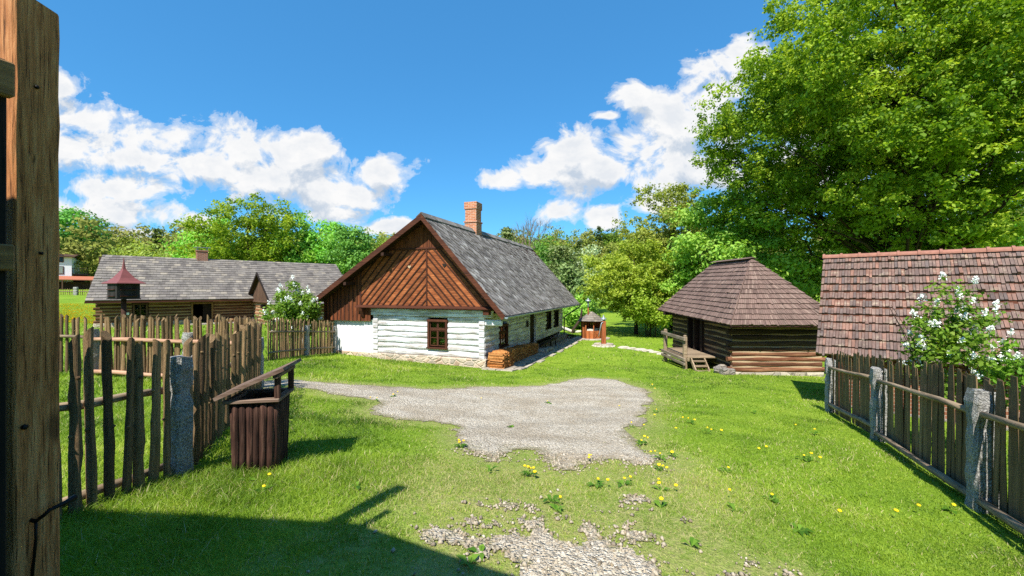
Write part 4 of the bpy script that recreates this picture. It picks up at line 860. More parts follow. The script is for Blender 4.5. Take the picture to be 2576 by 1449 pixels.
# ------------------------------------------------------------------ village houses far left
vx,vy=-70.,62.; vz=gz(vx,vy); V=empty('village_house',(vx,vy,vz),R(40),'white two storey house with an orange porch roof far left beside the gate post','house')
zt=6.6-vz
m=MB(581); m.bbox(-4.5,0,-1,3.2,8,zt,.02); m.build('wall',M['plaster_house'],V)
m=MB(582); m.prism([(-4.9,-.5,zt-.05),(3.6,-.5,zt-.05),(3.6,4,zt+.5),(-4.9,4,zt+.5)],(0,0,.18)); m.prism([(-4.9,8.5,zt-.05),(3.6,8.5,zt-.05),(3.6,4,zt+.5),(-4.9,4,zt+.5)],(0,0,.18)); m.build('roof',M['brown_wall'],V)
for (x,z) in((-1.2,2.7),(-1.2,4.5),(1.9,2.7),(1.9,4.5)):
    z+=1.0-.9; m=MB(583); m.bbox(x-.45,-.07,z-.6,x+.45,.05,z+.6,.01); w_=m.build('window',M['frame'],V); m=MB(584); m.box(x-.37,-.085,z-.52,x+.37,-.07,z+.52); m.build('pane',M['glass'],w_); m=MB(585); m.box(x-.36,-.078,z-.51,x+.36,-.071,z+.51); m.build('blind',plain('dark_blind',srgb(40,46,52),.7) if z>3 else M['curtain'],w_)
m=MB(586); m.prism([(-5,-3.0,1.35),(5.8,-3.0,1.25),(5.8,-.05,1.8),(-5,-.05,1.9)],(0,0,.1)); aw=m.build('porch_roof',M['clay_orange'],V)
for x in(-4.6,-.5,2.5,5.5): m=MB(587); m.bbox(x,-3.0,-.6,x+.14,-2.86,1.3,.01); m.build('porch_post',M['brown_wall'],V)
m=MB(588); m.bbox(3.2,1.2,-.6,4.4,7,2.1,.01); m.bbox(-4.5,-.6,-.6,6.4,-.02,1.0,.01); m.build('brown_base',M['brown_wall'],V)
m=MB(589); m.bbox(3.2,-.1,2.2,5.0,-.04,2.28,.01); m.bbox(3.2,-.1,3.1,5.0,-.04,3.18,.01)
for k in range(10): m.box(3.25+k*.18,-.09,2.25,3.29+k*.18,-.05,3.1)
m.bbox(3.2,-.1,2.1,5.0,2,2.2,.01); m.build('balcony',M['iron'],V)
bx,by=-83.6,80.; bzv=gz(bx,by); Bv=empty('barn_house',(bx,by,bzv),R(46),'dark brown timber gabled house with an orange tiled roof behind the barn at far left','house')
m=MB(592); m.prism([(-1.7,0,-1),(1.7,0,-1),(1.7,0,2.6),(0,0,4.3),(-1.7,0,2.6)],(0,6,0)); m.build('wall',M['brown_wall'],Bv)
m=MB(593); m.prism([(-2.2,-.5,2.2),(0,-.5,4.4),(0,-.5,4.55),(-2.3,-.5,2.3)],(0,7,0)); m.prism([(2.2,-.5,2.2),(2.3,-.5,2.3),(0,-.5,4.55),(0,-.5,4.4)],(0,7,0)); m.build('roof',M['clay_orange'],Bv)
m=MB(594); m.bbox(-.6,-.08,1.2,.6,.02,2.4,.01); m.build('window',M['dark_in'],Bv)
fence('low distant fence with two pale granite posts before the white village house',(-60.5,49.5),(-50.0,54.0),56,lambda t:.75,.07,[(.45,.05)],[(2.9,1.0),(6.6,1.0)],seed=13,lean=.01,pw=.4)
# ------------------------------------------------------------------ numpy noise
_perm=np.random.default_rng(3).random((256,256))
def vnoise(x,y):
    xi=np.floor(x).astype(int); yi=np.floor(y).astype(int); fx=x-xi; fy=y-yi; fx=fx*fx*(3-2*fx); fy=fy*fy*(3-2*fy)
    g=lambda a,b:_perm[a&255,b&255]
    return (g(xi,yi)*(1-fx)+g(xi+1,yi)*fx)*(1-fy)+(g(xi,yi+1)*(1-fx)+g(xi+1,yi+1)*fx)*fy
def fbm(x,y,o=4): 
    s=0;a=.5
    for i in range(o): s=s+a*vnoise(x*2**i+17*i,y*2**i+31*i); a*=.5
    return s/(1-.5**o)
def sdist(poly,x,y):
    """signed distance to polygon (negative inside)"""
    P=np.array(poly); Q=np.roll(P,-1,0); d=np.full(x.shape,1e9); ins=np.zeros(x.shape,bool)
    for p,q in zip(P,Q):
        e=q-p; t=np.clip(((x-p[0])*e[0]+(y-p[1])*e[1])/(e@e),0,1); d=np.minimum(d,np.hypot(x-p[0]-t*e[0],y-p[1]-t*e[1]))
        c=((p[1]>y)!=(q[1]>y))&(x<(q[0]-p[0])*(y-p[1])/((q[1]-p[1])+1e-12)+p[0]); ins^=c
    return np.where(ins,-d,d)
GP1=[on_ground(*p) for p in [(560,975),(640,962),(725,953),(790,957),(900,968),(1060,978),(1240,975),(1330,972),(1400,965),(1440,955),(1480,950),(1560,956),(1630,985),(1648,1003),(1610,1038),(1630,1062),(1596,1090),(1612,1120),(1640,1135),(1690,1150),(1660,1180),(1530,1168),(1470,1180),(1420,1196),(1380,1182),(1365,1152),(1340,1135),(1300,1132),(1250,1158),(1190,1142),(1140,1098),(1160,1075),(1085,1062),(1000,1052),(938,1038),(960,1012),(880,1000),(800,985),(720,972),(640,985)]]
GP2=[on_ground(*p) for p in [(1120,1440),(1170,1385),(1250,1345),(1350,1310),(1430,1322),(1500,1318),(1580,1350),(1650,1390),(1700,1449),(1750,1600),(1100,1600)]]
GP3=[on_ground(*p) for p in [(1120,1180),(1250,1170),(1400,1200),(1560,1190),(1700,1180),(1760,1260),(1700,1380),(1500,1330),(1250,1330),(1090,1280)]]
def gravel(x,y):
    """>0 on gravel (metres inside its ragged outline)"""
    n=fbm(x*1.6,y*1.6,5)-.5; n2=fbm(x*7,y*7,3)-.5
    a=-sdist(GP1,x,y)+n*.5+n2*.22
    b=-sdist(GP2,x,y)*.55+n*.9+(fbm(x*5,y*5,4)-.5)*1.3-.02
    return np.maximum(a,b)
def worn(x,y): return np.clip(1.15+np.maximum(-sdist(GP2,x,y)-.1,-sdist(GP3,x,y)*1.2)/.9,0,1)*np.clip(.35+1.3*fbm(x*1.3,y*1.3,3),0,1)
# ------------------------------------------------------------------ ground sheet
def axis(lo,hi,st,far,g=1.16):
    a=list(np.arange(lo,hi+1e-6,st)); s=st
    while a[-1]<far: s*=g; a.append(a[-1]+s)
    s=st
    while a[0]>-far: s*=g; a.insert(0,a[0]-s)
    return np.array(a)
gx=axis(-15,15,.14,520); gy=axis(-1,24,.14,520)
XX,YY=np.meshgrid(gx,gy); ZZ=gzv(XX,YY)+(fbm(XX*.9,YY*.9,3)-.5)*.05
nx,ny=len(gx),len(gy); idx=np.arange(nx*ny).reshape(ny,nx)
Fg=np.stack([idx[:-1,:-1],idx[:-1,1:],idx[1:,1:],idx[1:,:-1]],-1).reshape(-1,4)
dry=np.maximum(np.clip(1+gravel(XX,YY)/.7,0,1),worn(XX,YY))*(np.hypot(XX,YY)<25)
def lawn_mat():
    t=NT('lawn'); c=t.coord(); a=t.noise(c,.55,5,.6); b=t.noise(c,14,6,.7); f=t.noise(t.mapv(c,(1,.5,1)),70,3,.6)
    col=t.ramp(t.math('ADD',t.math('MULTIPLY',a,.55),t.math('MULTIPLY',b,.5)),[(.32,(.10,.195,.014)),(.52,(.195,.31,.024)),(.72,(.32,.405,.05))])
    col=t.mix(t.math('MULTIPLY',t.attr('dry'),t.ramp(b,[(.35,.2),(.65,.85)])),col,(.36,.32,.14,1))
    col=t.mix(.5,col,t.ramp(f,[(.3,.45),(.7,1.3)]),'MULTIPLY')
    return t.pbr(col,.9,t.bump(t.math('ADD',f,b),.7,.04),.1)
M['lawn']=lawn_mat()
g=link('ground',npmesh('ground',np.stack([XX,YY,ZZ],-1).reshape(-1,3),Fg,[M['lawn']],None,True,{'dry':dry.ravel()})); tag(g,kind='structure')
def gzn(x,y): return gzv(x,y)+(fbm(x*.9,y*.9,3)-.5)*.05
# gravel sheet
hx=np.arange(-8.5,5.6,.05); hy=np.arange(1.2,14.5,.05); HX,HY=np.meshgrid(hx,hy); GV=gravel(HX,HY)
HZ=gzn(HX,HY)+.006+.012*np.clip(GV*3,0,1)+(fbm(HX*12,HY*12,3)-.5)*.012*np.clip(GV*3,0,1)
ii=np.arange(HX.size).reshape(HX.shape); cell=(GV[:-1,:-1]>0)&(GV[1:,1:]>0)&(GV[1:,:-1]>0)&(GV[:-1,1:]>0)
Fv=np.stack([ii[:-1,:-1],ii[:-1,1:],ii[1:,1:],ii[1:,:-1]],-1)[cell]
used=np.unique(Fv); rem=np.full(HX.size,-1); rem[used]=np.arange(len(used))
def gravel_mat():
    t=NT('gravel'); c=t.coord(); vo=t.n('ShaderNodeTexVoronoi',{'Vector':c,'Scale':38.}); v2=t.n('ShaderNodeTexVoronoi',{'Vector':c,'Scale':85.}); a=t.noise(c,1.1,5,.6); n=t.noise(c,120,4,.7)
    rv=t.n('ShaderNodeSeparateColor',{0:vo.outputs['Color']}).outputs[0]; r2=t.n('ShaderNodeSeparateColor',{0:v2.outputs['Color']}).outputs[0]
    col=t.ramp(t.math('ADD',t.math('MULTIPLY',rv,.5),t.math('MULTIPLY',r2,.5)),[(.1,srgb(150,139,122)),(.5,srgb(202,190,170)),(.9,srgb(238,227,208))])
    tk=t.noise(t.mapv(c,(.5,1.3,1),rot=(0,0,.5)),1.4,4,.55); col=t.mix(.7,col,t.ramp(tk,[(.3,.62),(.55,1.),(.75,1.12)]),'MULTIPLY'); col=t.mix(t.ramp(a,[(.42,0.),(.66,.6)]),col,srgb(166,148,122)); col=t.mix(.4,col,t.ramp(n,[(.3,.6),(.7,1.2)]),'MULTIPLY')
    ed=t.ramp(t.math('ADD',t.attr('gv'),t.math('MULTIPLY_ADD',t.noise(c,9.,5,.7),.7,-.35)),[(.0,1.),(.22,0.)]); col=t.mix(t.math('MULTIPLY',ed,.85),col,t.ramp(n,[(.35,(.16,.14,.06)),(.65,(.30,.27,.13))]))
    h=t.math('ADD',t.math('MULTIPLY',vo.outputs['Distance'],-1.),t.math('MULTIPLY',v2.outputs['Distance'],-.5))
    return t.pbr(col,.95,t.bump(h,1.,.03),.15)
M['gravel']=gravel_mat()
tag(link('gravel_path',npmesh('gravel_path',np.stack([HX,HY,HZ],-1).reshape(-1,3)[used],rem[Fv],[M['gravel']],None,True,{'gv':GV.ravel()[used]})),kind='structure')
# loose stones
def stones(n,box,size,power,thr):
    x=NR.uniform(box[0],box[1],n); y=NR.uniform(box[2],box[3],n); gvv=gravel(x,y)+NR.normal(0,thr,n); k=gvv>0; x,y=x[k],y[k]; m=len(x)
    s=size*(NR.random(m)**power*.85+.15); z=gzn(x,y)+.012
    base=np.array([(1,0,0),(0,1,0),(-1,0,0),(0,-1,0),(0,0,.8),(0,0,-.8)]); 
    V=base[None]*s[:,None,None]*NR.uniform(.55,1.2,(m,6,1)); a=NR.uniform(0,6.28,m); ca,sa=np.cos(a)[:,None],np.sin(a)[:,None]
    X=V[:,:,0]*ca-V[:,:,1]*sa; Y=V[:,:,0]*sa+V[:,:,1]*ca; tl=NR.normal(0,.3,(m,1)); V=np.stack([X+x[:,None],Y+y[:,None],V[:,:,2]+X*tl+z[:,None]],-1)
    T=np.array([(0,1,4),(1,2,4),(2,3,4),(3,0,4),(1,0,5),(2,1,5),(3,2,5),(0,3,5)]); Fs=(T[None]+6*np.arange(m)[:,None,None]).reshape(-1,3)
    return V.reshape(-1,3),Fs,np.repeat(NR.random(m),8)
V1,F1,r1=stones(42000,(-2.5,4.,1.5,5.2),00.026,2.2,.09); V2,F2,r2=stones(30000,(-7,4.5,4.6,12),.02,3.5,.08)
M['stones']=tiles('loose_gravel_stones',[srgb(112,102,88),srgb(154,142,124),srgb(178,166,146),srgb(138,123,100),srgb(202,191,173)],None,60,.9,grain=.4)
tag(link('gravel_stones',npmesh('gravel_stones',np.concatenate([V1,V2]),np.concatenate([F1,F2+len(V1)]),[M['stones']],np.concatenate([r1,r2]))),kind='stuff')
# ------------------------------------------------------------------ grass
def grass(name,n,d0,d1,hmin,hmax,w,amax=57.):
    d=np.sqrt(NR.uniform(d0*d0,d1*d1,n)); a=np.radians(NR.uniform(-amax,amax,n)); x=d*np.sin(a); y=d*np.cos(a)
    gv=gravel(x,y); k=NR.random(n)>np.maximum(np.clip(.62+gv*1.3,.0,.965)*np.where(gv>-.6,1,0),.5*worn(x,y))
    # not on the flagstones, inside buildings
    b=R(20); hx_=(x-CO[0])*math.cos(b)-(y-CO[1])*math.sin(b); hy_=(x-CO[0])*math.sin(b)+(y-CO[1])*math.cos(b); k&=~((hx_>-7.7)&(hx_<1.5)&(hy_>.0)&(hy_<14.6)); k&=~((hx_>0)&(hx_<1.5)&(hy_>-.6)&(hy_<.1))
    k&=~((x>GO[0])&(x<GO[0]+3.4)&(y>GO[1])&(y<GO[1]+6.4))
    x,y,d,gv=x[k],y[k],d[k],gv[k]; m=len(x); z=gzn(x,y)-.004
    tall=np.clip(1.6-np.hypot((x+2.7)*.8,(y-4.4)*.55),0,1)*.8+np.clip(1-np.abs(x-(-3.2+.25*(y-3.4)))*2.5,0,1)*(y<4)*.35+(x<-3.3)*.7*np.clip((x+3.3)/-1.2,0,1)
    patch=fbm(x*.7,y*.7,4)
    clump=np.clip((fbm(x*2.3+5,y*2.3,3)-.55)*6,0,1); h=(hmin+(hmax-hmin)*NR.random(m)**1.5)*(.45+1.0*patch)*(1+.6*clump)*(1+1.6*tall)*np.where(gv>-.35,.6,1.)
    ww=w*NR.uniform(.6,1.3,m); an=NR.uniform(0,6.28,m); tx,ty=np.cos(an),np.sin(an); la=NR.uniform(0,6.28,m); ll=h*NR.uniform(.2,1.5,m); lx,ly=np.cos(la)*ll,np.sin(la)*ll
    P=lambda s,f,hh:np.stack([x+tx*ww*s+lx*f,y+ty*ww*s+ly*f,z+h*hh],-1)
    V=np.stack([P(-.5,0,0),P(.5,0,0),P(.42,.28,.55),P(-.42,.28,.55),P(0,1,.93)],1)
    T=np.array([(0,1,2),(0,2,3),(3,2,4)]); Fs=(T[None]+5*np.arange(m)[:,None,None]).reshape(-1,3)
    dr=np.maximum(np.clip(1+gv/.8,0,1),worn(x,y))
    rnd=np.clip(.43+1.15*(fbm(x*.45+9,y*.45,3)-.5)+.7*(fbm(x*1.9,y*1.9+4,3)-.5)+.36*(NR.random(m)-.5)-.14*clump+dr*.25*NR.random(m),0,.86); st=NR.random(m)<(.025+.34*dr+.14*np.clip((patch-.5)*5,0,1)); rnd=np.where(st,.9+.1*NR.random(m),rnd)
    return V.reshape(-1,3),Fs,np.repeat(rnd,3)
def grass_mat():
    t=NT('grass_blades'); c=t.ramp(t.attr(),[(0,(.066,.138,.010)),(.35,(.180,.300,.020)),(.65,(.295,.420,.034)),(.86,(.420,.510,.070)),(.90,(.50,.44,.18)),(1,(.66,.57,.32))])
    d=t.n('ShaderNodeBsdfPrincipled',{'Base Color':c,'Roughness':.5,'Specular IOR Level':.3}); tr=t.n('ShaderNodeBsdfTranslucent',{'Color':t.mix(1.,c,(1.2,1.15,.6,1),'MULTIPLY')})
    mx=t.n('ShaderNodeMixShader',{0:.42,1:d,2:tr}); t.t.links.new(mx.outputs[0],t.out.inputs[0]); return t.m
M['grass']=grass_mat()
parts=[grass('a',180000,1.9,5.,.014,.042,.0042),grass('b',210000,5.,10.,.015,.040,.0065),grass('c',130000,10.,19.,.022,.05,.013),grass('d',50000,19.,42.,.04,.08,.03)]
o=0;Vs=[];Fss=[];Rs=[]
for V_,F_,r_ in parts: Vs.append(V_);Fss.append(F_+o);Rs.append(r_);o+=len(V_)
tag(link('grass',npmesh('grass',np.concatenate(Vs),np.concatenate(Fss),[M['grass']],np.concatenate(Rs))),kind='stuff')
# ------------------------------------------------------------------ dandelions
dm=MB(601); dm.lathe((0,0,.085),[(.006,-.004),(.020,.0),(.021,.006),(.012,.012),(.002,.013)],12,.5); 
n_head=len(dm.f); dm.tube([(0,0,-.02),(.004,.0,.04),(0,0,.084)],.0022,5,.5)
me=bpy.data.meshes.new('dandelion'); me.from_pydata([Vector(p) for p in dm.v],[],dm.f); me.materials.append(M['yellow']); me.materials.append(M['stem']); me.polygons.foreach_set('material_index',[0]*n_head+[1]*(len(dm.f)-n_head)); me.update()
DP=[(660,1245),(678,1210),(948,1010),(960,1012),(1000,997),(990,1000),(930,1010),(1160,1128),(1152,1124),(1166,1126),(1235,1187),(1320,1194),(1334,1197),(1344,1193),(1346,1206),(1330,1200),(1406,1274),(1386,1265),(1478,1162),(1490,1163),(1500,1226),(1530,1236),(1568,1226),(1583,1216),(1600,1085),(1612,1120),(1620,1113),(1628,1118),(1640,1156),(1652,1152),(1664,1158),(1672,1160),(1660,1188),(1672,1190),(1682,1192),(1692,1150),(1656,1230),(1664,1240),(1690,1240),(1700,1243),(1662,1282),(1648,1054),(1650,1040),(1720,1066),(1728,1062),(1738,1066),(1745,1070),(1780,1090),(1790,1094),(1812,1094),(1826,1190),(1836,1260),(1900,1040),(1905,1140),(1922,1142),(1936,1263),(2006,1080),(2050,1094),(2104,1308),(2122,1385),(2020,1160),(2060,1168),(2245,1093),(2250,1310),(2307,1295),(2393,1290),(2407,1288),(2040,1162),(1560,1030),(1618,1080),(1590,1078),(1700,1090),(1640,975),(1625,968),(1530,955),(1645,984),(1480,1166),(1380,1018),(1210,1012)]
for i,(X,Y) in enumerate(DP):
    if i%7==3: continue
    x,y=on_ground(X,Y); o=link('dandelion',me,None,(x,y,gz(x,y))); s=.55+.45*random.random(); o.scale=(s,s,.8+.4*random.random()); o.rotation_euler=(random.uniform(-.35,.1),random.uniform(-.25,.25),random.uniform(0,6))
    tag(o,'yellow dandelion in flower growing in the short lawn','dandelion','dandelions in the lawn')
# rosettes of dandelion leaves, one mass
V_=[];F_=[];n=0
for i,(X,Y) in enumerate(DP+[(1400,1290),(1290,1080),(1850,1290),(2010,1340),(900,1230),(620,1215),(1210,1400),(1180,1430),(1740,1380),(1490,960)]):
    if Y<1000 or (i<len(DP) and i%5 not in (0,2)): continue
    x,y=on_ground(X,Y)
    for k in range(random.randint(4,9)):
        a=random.uniform(0,6.28); L=random.uniform(.05,.12); w=L*.2; c,s=math.cos(a),math.sin(a); z=gz(x,y)
        V_+= [(x,y,z+.01),(x+c*L*.5-s*w,y+s*L*.5+c*w,z+.045),(x+c*L,y+s*L,z+.03),(x+c*L*.5+s*w,y+s*L*.5-c*w,z+.045)]; F_.append((n,n+1,n+2,n+3)); n+=4
tag(link('weeds',npmesh('weeds',V_,F_,[M['rosette']],NR.random(len(F_)))),kind='stuff')
# dandelion meadow beyond the left fence
n=14000; d=NR.uniform(27,56,n); u=NR.uniform(-1.16,-.93,n); x=u*d; y=d; k=((fbm(x*.16,y*.22,3)>.52)&(NR.random(n)<.8))|((np.abs(d-31)<2.2)&(fbm(x*.3,y*.3,2)>.36)); x,y=x[k],y[k]; z=gzn(x,y)+.16; s=NR.uniform(.03,.07,len(x))
V_=np.stack([np.stack([x+s,y,z],-1),np.stack([x,y+s,z],-1),np.stack([x-s,y,z],-1),np.stack([x,y-s,z+.03],-1)],1).reshape(-1,3)
tag(link('meadow_flowers',npmesh('meadow_flowers',V_,np.arange(len(V_)).reshape(-1,4),[M['yellow']])),kind='stuff')
# ------------------------------------------------------------------ trees
LM={}
LM['bright']=leaf_mat('leaves_bright_green',(.080,.155,.008),(.220,.335,.018),(.420,.500,.052),.45,.03)
LM['mid']=leaf_mat('leaves_mid_green',(0.155,0.395,0.050),(0.266,0.569,0.076),(0.431,0.700,0.124),.4,.04)
LM['dark']=leaf_mat('leaves_dark_green',(0.076,0.213,0.041),(0.146,0.344,0.056),(0.256,0.517,0.081),.35,.03)
LM['olive']=leaf_mat('leaves_olive',(0.173,0.222,0.035),(0.317,0.368,0.064),(0.452,0.494,0.109),.4,.03)
LM['yellow']=leaf_mat('leaves_yellow_green',(0.199,0.306,0.025),(0.348,0.474,0.047),(0.516,0.620,0.095),.45,.03)
LM['silver']=leaf_mat('leaves_silver',(0.277,0.337,0.177),(0.416,0.495,0.277),(0.573,0.632,0.395),.3,.02)
LM['conifer']=leaf_mat('conifer_needles',(0.078,0.139,0.037),(0.168,0.229,0.068),(0.264,0.325,0.107),.15,.04)
LM['lilac']=leaf_mat('lilac_leaves',(.10,.22,.02),(.18,.34,.03),(.29,.43,.06),.42,.02)
def leaf_cloud(C,nrm,s,rng,asp=.62):
    n=len(C); rd=rng.normal(0,1,(n,3)); t1=np.cross(nrm,rd); t1/=np.linalg.norm(t1,axis=1)[:,None]+1e-9; t2=np.cross(nrm,t1); a=(s*.5)[:,None]
    return np.stack([C+t1*a,C+t2*a*asp,C-t1*a,C-t2*a*asp],1).reshape(-1,3)
def crown_pts(rng,H,Rr,lo,ncl,nl,clump,flat,shape,lump=.28,fill=.42,lean=(0,0),subn=0,subr=.3):
    ph=rng.uniform(0,6.28,8); cl=[]
    while len(cl)<ncl:
        v=rng.normal(0,1,3); v/=np.linalg.norm(v); f=rng.random()**fill
        th=math.atan2(v[1],v[0]); lob=1+lump*(.5*math.sin(2*th+ph[0]+2*v[2])+.5*math.sin(3*th+ph[1]-3*v[2])+.35*math.sin(5*th+ph[2]+4*v[2]))
        if shape=='cone':
            t=rng.random()**.8; r=Rr*(1-t)*rng.random()**.35*(.8+.3*math.sin(t*40)); cl.append((r*math.cos(th),r*math.sin(th),H*(lo+(1-lo)*t))); continue
        zz=v[2]*f
        if shape=='dome': zz=zz if zz>0 else zz*.75
        cl.append((v[0]*f*Rr*lob+lean[0]*(zz+1)*.5,v[1]*f*Rr*lob+lean[1]*(zz+1)*.5,H*((lo+1)/2)+zz*H*(1-lo)/2*(1+.3*(lob-1))))
    cl=np.array(cl); per=np.maximum(4,(nl*rng.uniform(.6,1.4,ncl)).astype(int)); ci=np.repeat(np.arange(ncl),per)
    cr=clump*rng.uniform(.6,1.35,ncl)
    off=rng.normal(0,.5,(len(ci),3)); off*=np.minimum(1,1.25/np.linalg.norm(off,axis=1))[:,None]
    P=cl[ci]+off*cr[ci][:,None]*np.array([1,1,flat])
    if subn:
        k=np.repeat(np.arange(len(P)),subn); o2=rng.normal(0,.5,(len(k),3)); o2*=np.minimum(1,1.3/np.linalg.norm(o2,axis=1))[:,None]; rr_=subr*rng.uniform(.6,1.4,len(P))[k]
        P=P[k]+o2*rr_[:,None]*np.array([1,1,.7]); ci=ci[k]; st_=rng.normal(0,.17,len(k)//subn)[k]; off=o2
    P[:,2]=np.maximum(P[:,2],.15)
    nm=off*.7+np.array([0,0,.55])+rng.normal(0,.5,off.shape); nm/=np.linalg.norm(nm,axis=1)[:,None]
    tone=np.clip(.5+.16*rng.normal(0,1,ncl)[ci]+(st_ if subn else 0)+.2*rng.normal(0,1,len(ci)),0,1)
    return cl,P,nm,tone
def limbs(mb,rng,cl,H,lo,tr,nb,top=.82,lean=(0,0),stems=1,thin=.3):
    for s in range(stems):
        a=rng.uniform(0,6.28); k=0 if stems==1 else tr*rng.uniform(1.5,5); bx_,by_=k*math.cos(a),k*math.sin(a); sp=0 if stems==1 else H*.18
        pts=[(bx_+(lean[0]*.5+sp*math.cos(a))*t*t+.03*H*math.sin(3*t+s)*t,by_+(lean[1]*.5+sp*math.sin(a))*t*t+.02*H*math.sin(4*t+2)*t,H*top*t-.25*(t==0)) for t in np.linspace(0,1,7)]
        rad=[tr*(1.25 if t==0 else 1)*(1-.8*t)/(stems**.5) for t in np.linspace(0,1,7)]; mb.tube(pts,rad,9,None,True,True,1.,.06)
    order=rng.permutation(len(cl))[:nb]
    for i in order:
        c=cl[i]; rh=math.hypot(c[0],c[1]); z0=min(max(lo*H*.75,c[2]-rh*rng.uniform(.5,1.0)),H*top*.92); t=z0/(H*top)
        p0=Vector((lean[0]*.5*t*t+.03*H*math.sin(3*t)*t,lean[1]*.5*t*t+.02*H*math.sin(4*t+2)*t,z0)); p3=Vector(c); m1=p0.lerp(p3,.4)+Vector((rng.normal(0,.04)*H,rng.normal(0,.04)*H,rh*.10)); m2=p0.lerp(p3,.75)+Vector((rng.normal(0,.03)*H,rng.normal(0,.03)*H,rh*.06))
        r0=tr*thin*rng.uniform(.6,1.1)*(1-.5*t); mb.tube([p0,m1,m2,p3],[r0,r0*.7,r0*.45,r0*.15],6,None)
def tree(name,label,x,y,H,Rr,mat,lo=.22,ncl=60,nl=110,ls=.3,clump=None,flat=.6,shape='round',tr=None,nb=16,bark='bark',seed=1,group=None,cat='tree',lump=.28,fill=.42,lean=(0,0),stems=1,z=None,thin=.3,subn=0,subr=.3):
    rng=np.random.default_rng(seed); e=empty(name,(x,y,gz(x,y)-.1 if z is None else z),0,label,cat,group)
    clump=clump or Rr*.3; cl,P,nm,tone=crown_pts(rng,H,Rr,lo,ncl,nl,clump,flat,shape,lump,fill,lean,subn,subr)
    V=leaf_cloud(P,nm,ls*rng.uniform(.6,1.3,len(P)),rng)
    link('crown',npmesh('crown',V,np.arange(len(V)).reshape(-1,4),[LM[mat]],tone),e)
    m=MB(seed); tr=tr or H*.022; limbs(m,rng,cl,H,lo,tr,nb,.82 if shape!='cone' else .97,lean,stems,thin); m.build('trunk',M[bark],e)
    return e,cl
def px_tree(name,label,X,topY,d,wpx,mat,**k):
    x=(X-X0)/F0*d; zt=CAMZ+(H0-topY)/F0*d; H=zt-gz(x,d); return tree(name,label,x,d,H,wpx/F0*d/2,mat,**k)
# the big tree on the right
tree('maple_tree','huge bright green leafy tree filling the upper right, behind the tiled shed',22.6,24.,21.5,10.4,'bright',lo=.24,ncl=700,nl=13,ls=.185,clump=1.35,flat=.62,tr=.55,nb=120,seed=41,lump=.13,fill=.42,thin=.2,subn=48,subr=.40)
tree('linden_tree','dark leafy tree in the shade right behind the granary roof',15.5,30.,10.5,4.6,'mid',lo=.12,ncl=120,nl=240,ls=.26,clump=1.1,flat=.5,tr=.24,nb=26,seed=42)
px_tree('maple_tree','pale olive green tree whose top rises left of the huge tree, above the granary',1690,462,36,300,'olive',lo=.16,ncl=130,nl=9,ls=.22,clump=1.15,flat=.6,subn=30,subr=.38,seed=43,nb=30,tr=.22)
px_tree('maple_tree','yellowish spreading tree just left of the granary, above the water pump',1600,610,33,235,'yellow',lo=.2,ncl=130,nl=9,ls=.2,clump=.95,flat=.6,subn=32,subr=.33,seed=44,nb=26,tr=.16,lean=(-.6,-.4))
px_tree('hazel_bush','multi stemmed green bush standing at the edge of the shaded grass left of the granary',1640,700,31,140,'yellow',lo=.22,ncl=60,nl=190,ls=.2,clump=.7,seed=45,nb=14,stems=5,tr=.12,cat='bush')
px_tree('bush','dark green bush behind the well house and the leaning trunk',1455,735,38,110,'mid',lo=.02,ncl=40,nl=190,ls=.24,clump=.8,seed=46,nb=8,stems=3,tr=.08,cat='bush')
px_tree('bush','leafy green undergrowth bush behind the granary on its left',1745,690,38,170,'mid',lo=.02,ncl=60,nl=190,ls=.25,clump=1.1,seed=47,nb=8,stems=3,tr=.1,cat='bush')
px_tree('bush','bright bush between the granary roof and the tiled shed roof',2010,610,33,170,'bright',lo=.02,ncl=60,nl=220,ls=.24,clump=1.1,seed=48,nb=8,stems=3,tr=.1,cat='bush')
px_tree('maple_tree','dark green tree low behind the tiled shed ridge',2330,560,34,420,'mid',lo=.05,ncl=120,nl=240,ls=.3,clump=1.6,seed=49,nb=16,tr=.25)
# lilacs
def lilac(label,x,y,H,Rr,ncl,nl,ls,nf,fs,seed,lo=.2,top_only=False):
    e,cl=tree('lilac_bush',label,x,y,H,Rr,'lilac',lo=lo,ncl=ncl,nl=nl,ls=ls,clump=Rr*.34,flat=.8,tr=.03,nb=12,stems=4,seed=seed,cat='lilac bush',lump=.2,fill=.4)
    rng=np.random.default_rng(seed+5); c0=cl.mean(0); w=(cl-c0)/np.array([Rr,Rr,H/2]); sc=np.linalg.norm(w,axis=1)+.4*w[:,2]-.35*w[:,1]+rng.normal(0,.18,len(cl)); pick=np.argsort(-sc)[:nf]
    out=[];
    for i in pick:
        c=cl[i]; dv=(c-c0); dv=dv/(np.linalg.norm(dv)+1e-6)*.6+np.array([0,0,.7]); b=c+dv*Rr*.22; n=70; t=rng.random(n)
        out.append(b+dv*(t*fs*1.3)[:,None]+rng.normal(0,1,(n,3))*(fs*.5*(1.15-t)*rng.uniform(.6,1.1))[:,None])
    P=np.concatenate(out); nm=rng.normal(0,1,P.shape)+np.array([0,-.3,.6]); nm/=np.linalg.norm(nm,axis=1)[:,None]; V=leaf_cloud(P,nm,fs*.42*rng.uniform(.7,1.3,len(P)),rng,.9)
    link('blossom',npmesh('blossom',V,np.arange(len(V)).reshape(-1,4),[M['white_flower']]),e)
lilac('white flowering lilac bush by the cottage, behind the picket panel fence',-9.75,18.8,3.15,.95,130,150,.12,95,.10,51,lo=.12)
lilac('white flowering lilac bush behind the right fence, in front of the big clay tile roof',6.2,5.95,2.72,.47,58,62,.07,46,.055,52,lo=.30)
lilac('low spreading branch of white lilac at the right edge, leaning over the fence',6.75,5.75,1.95,.38,28,46,.075,16,.055,53,lo=.40)
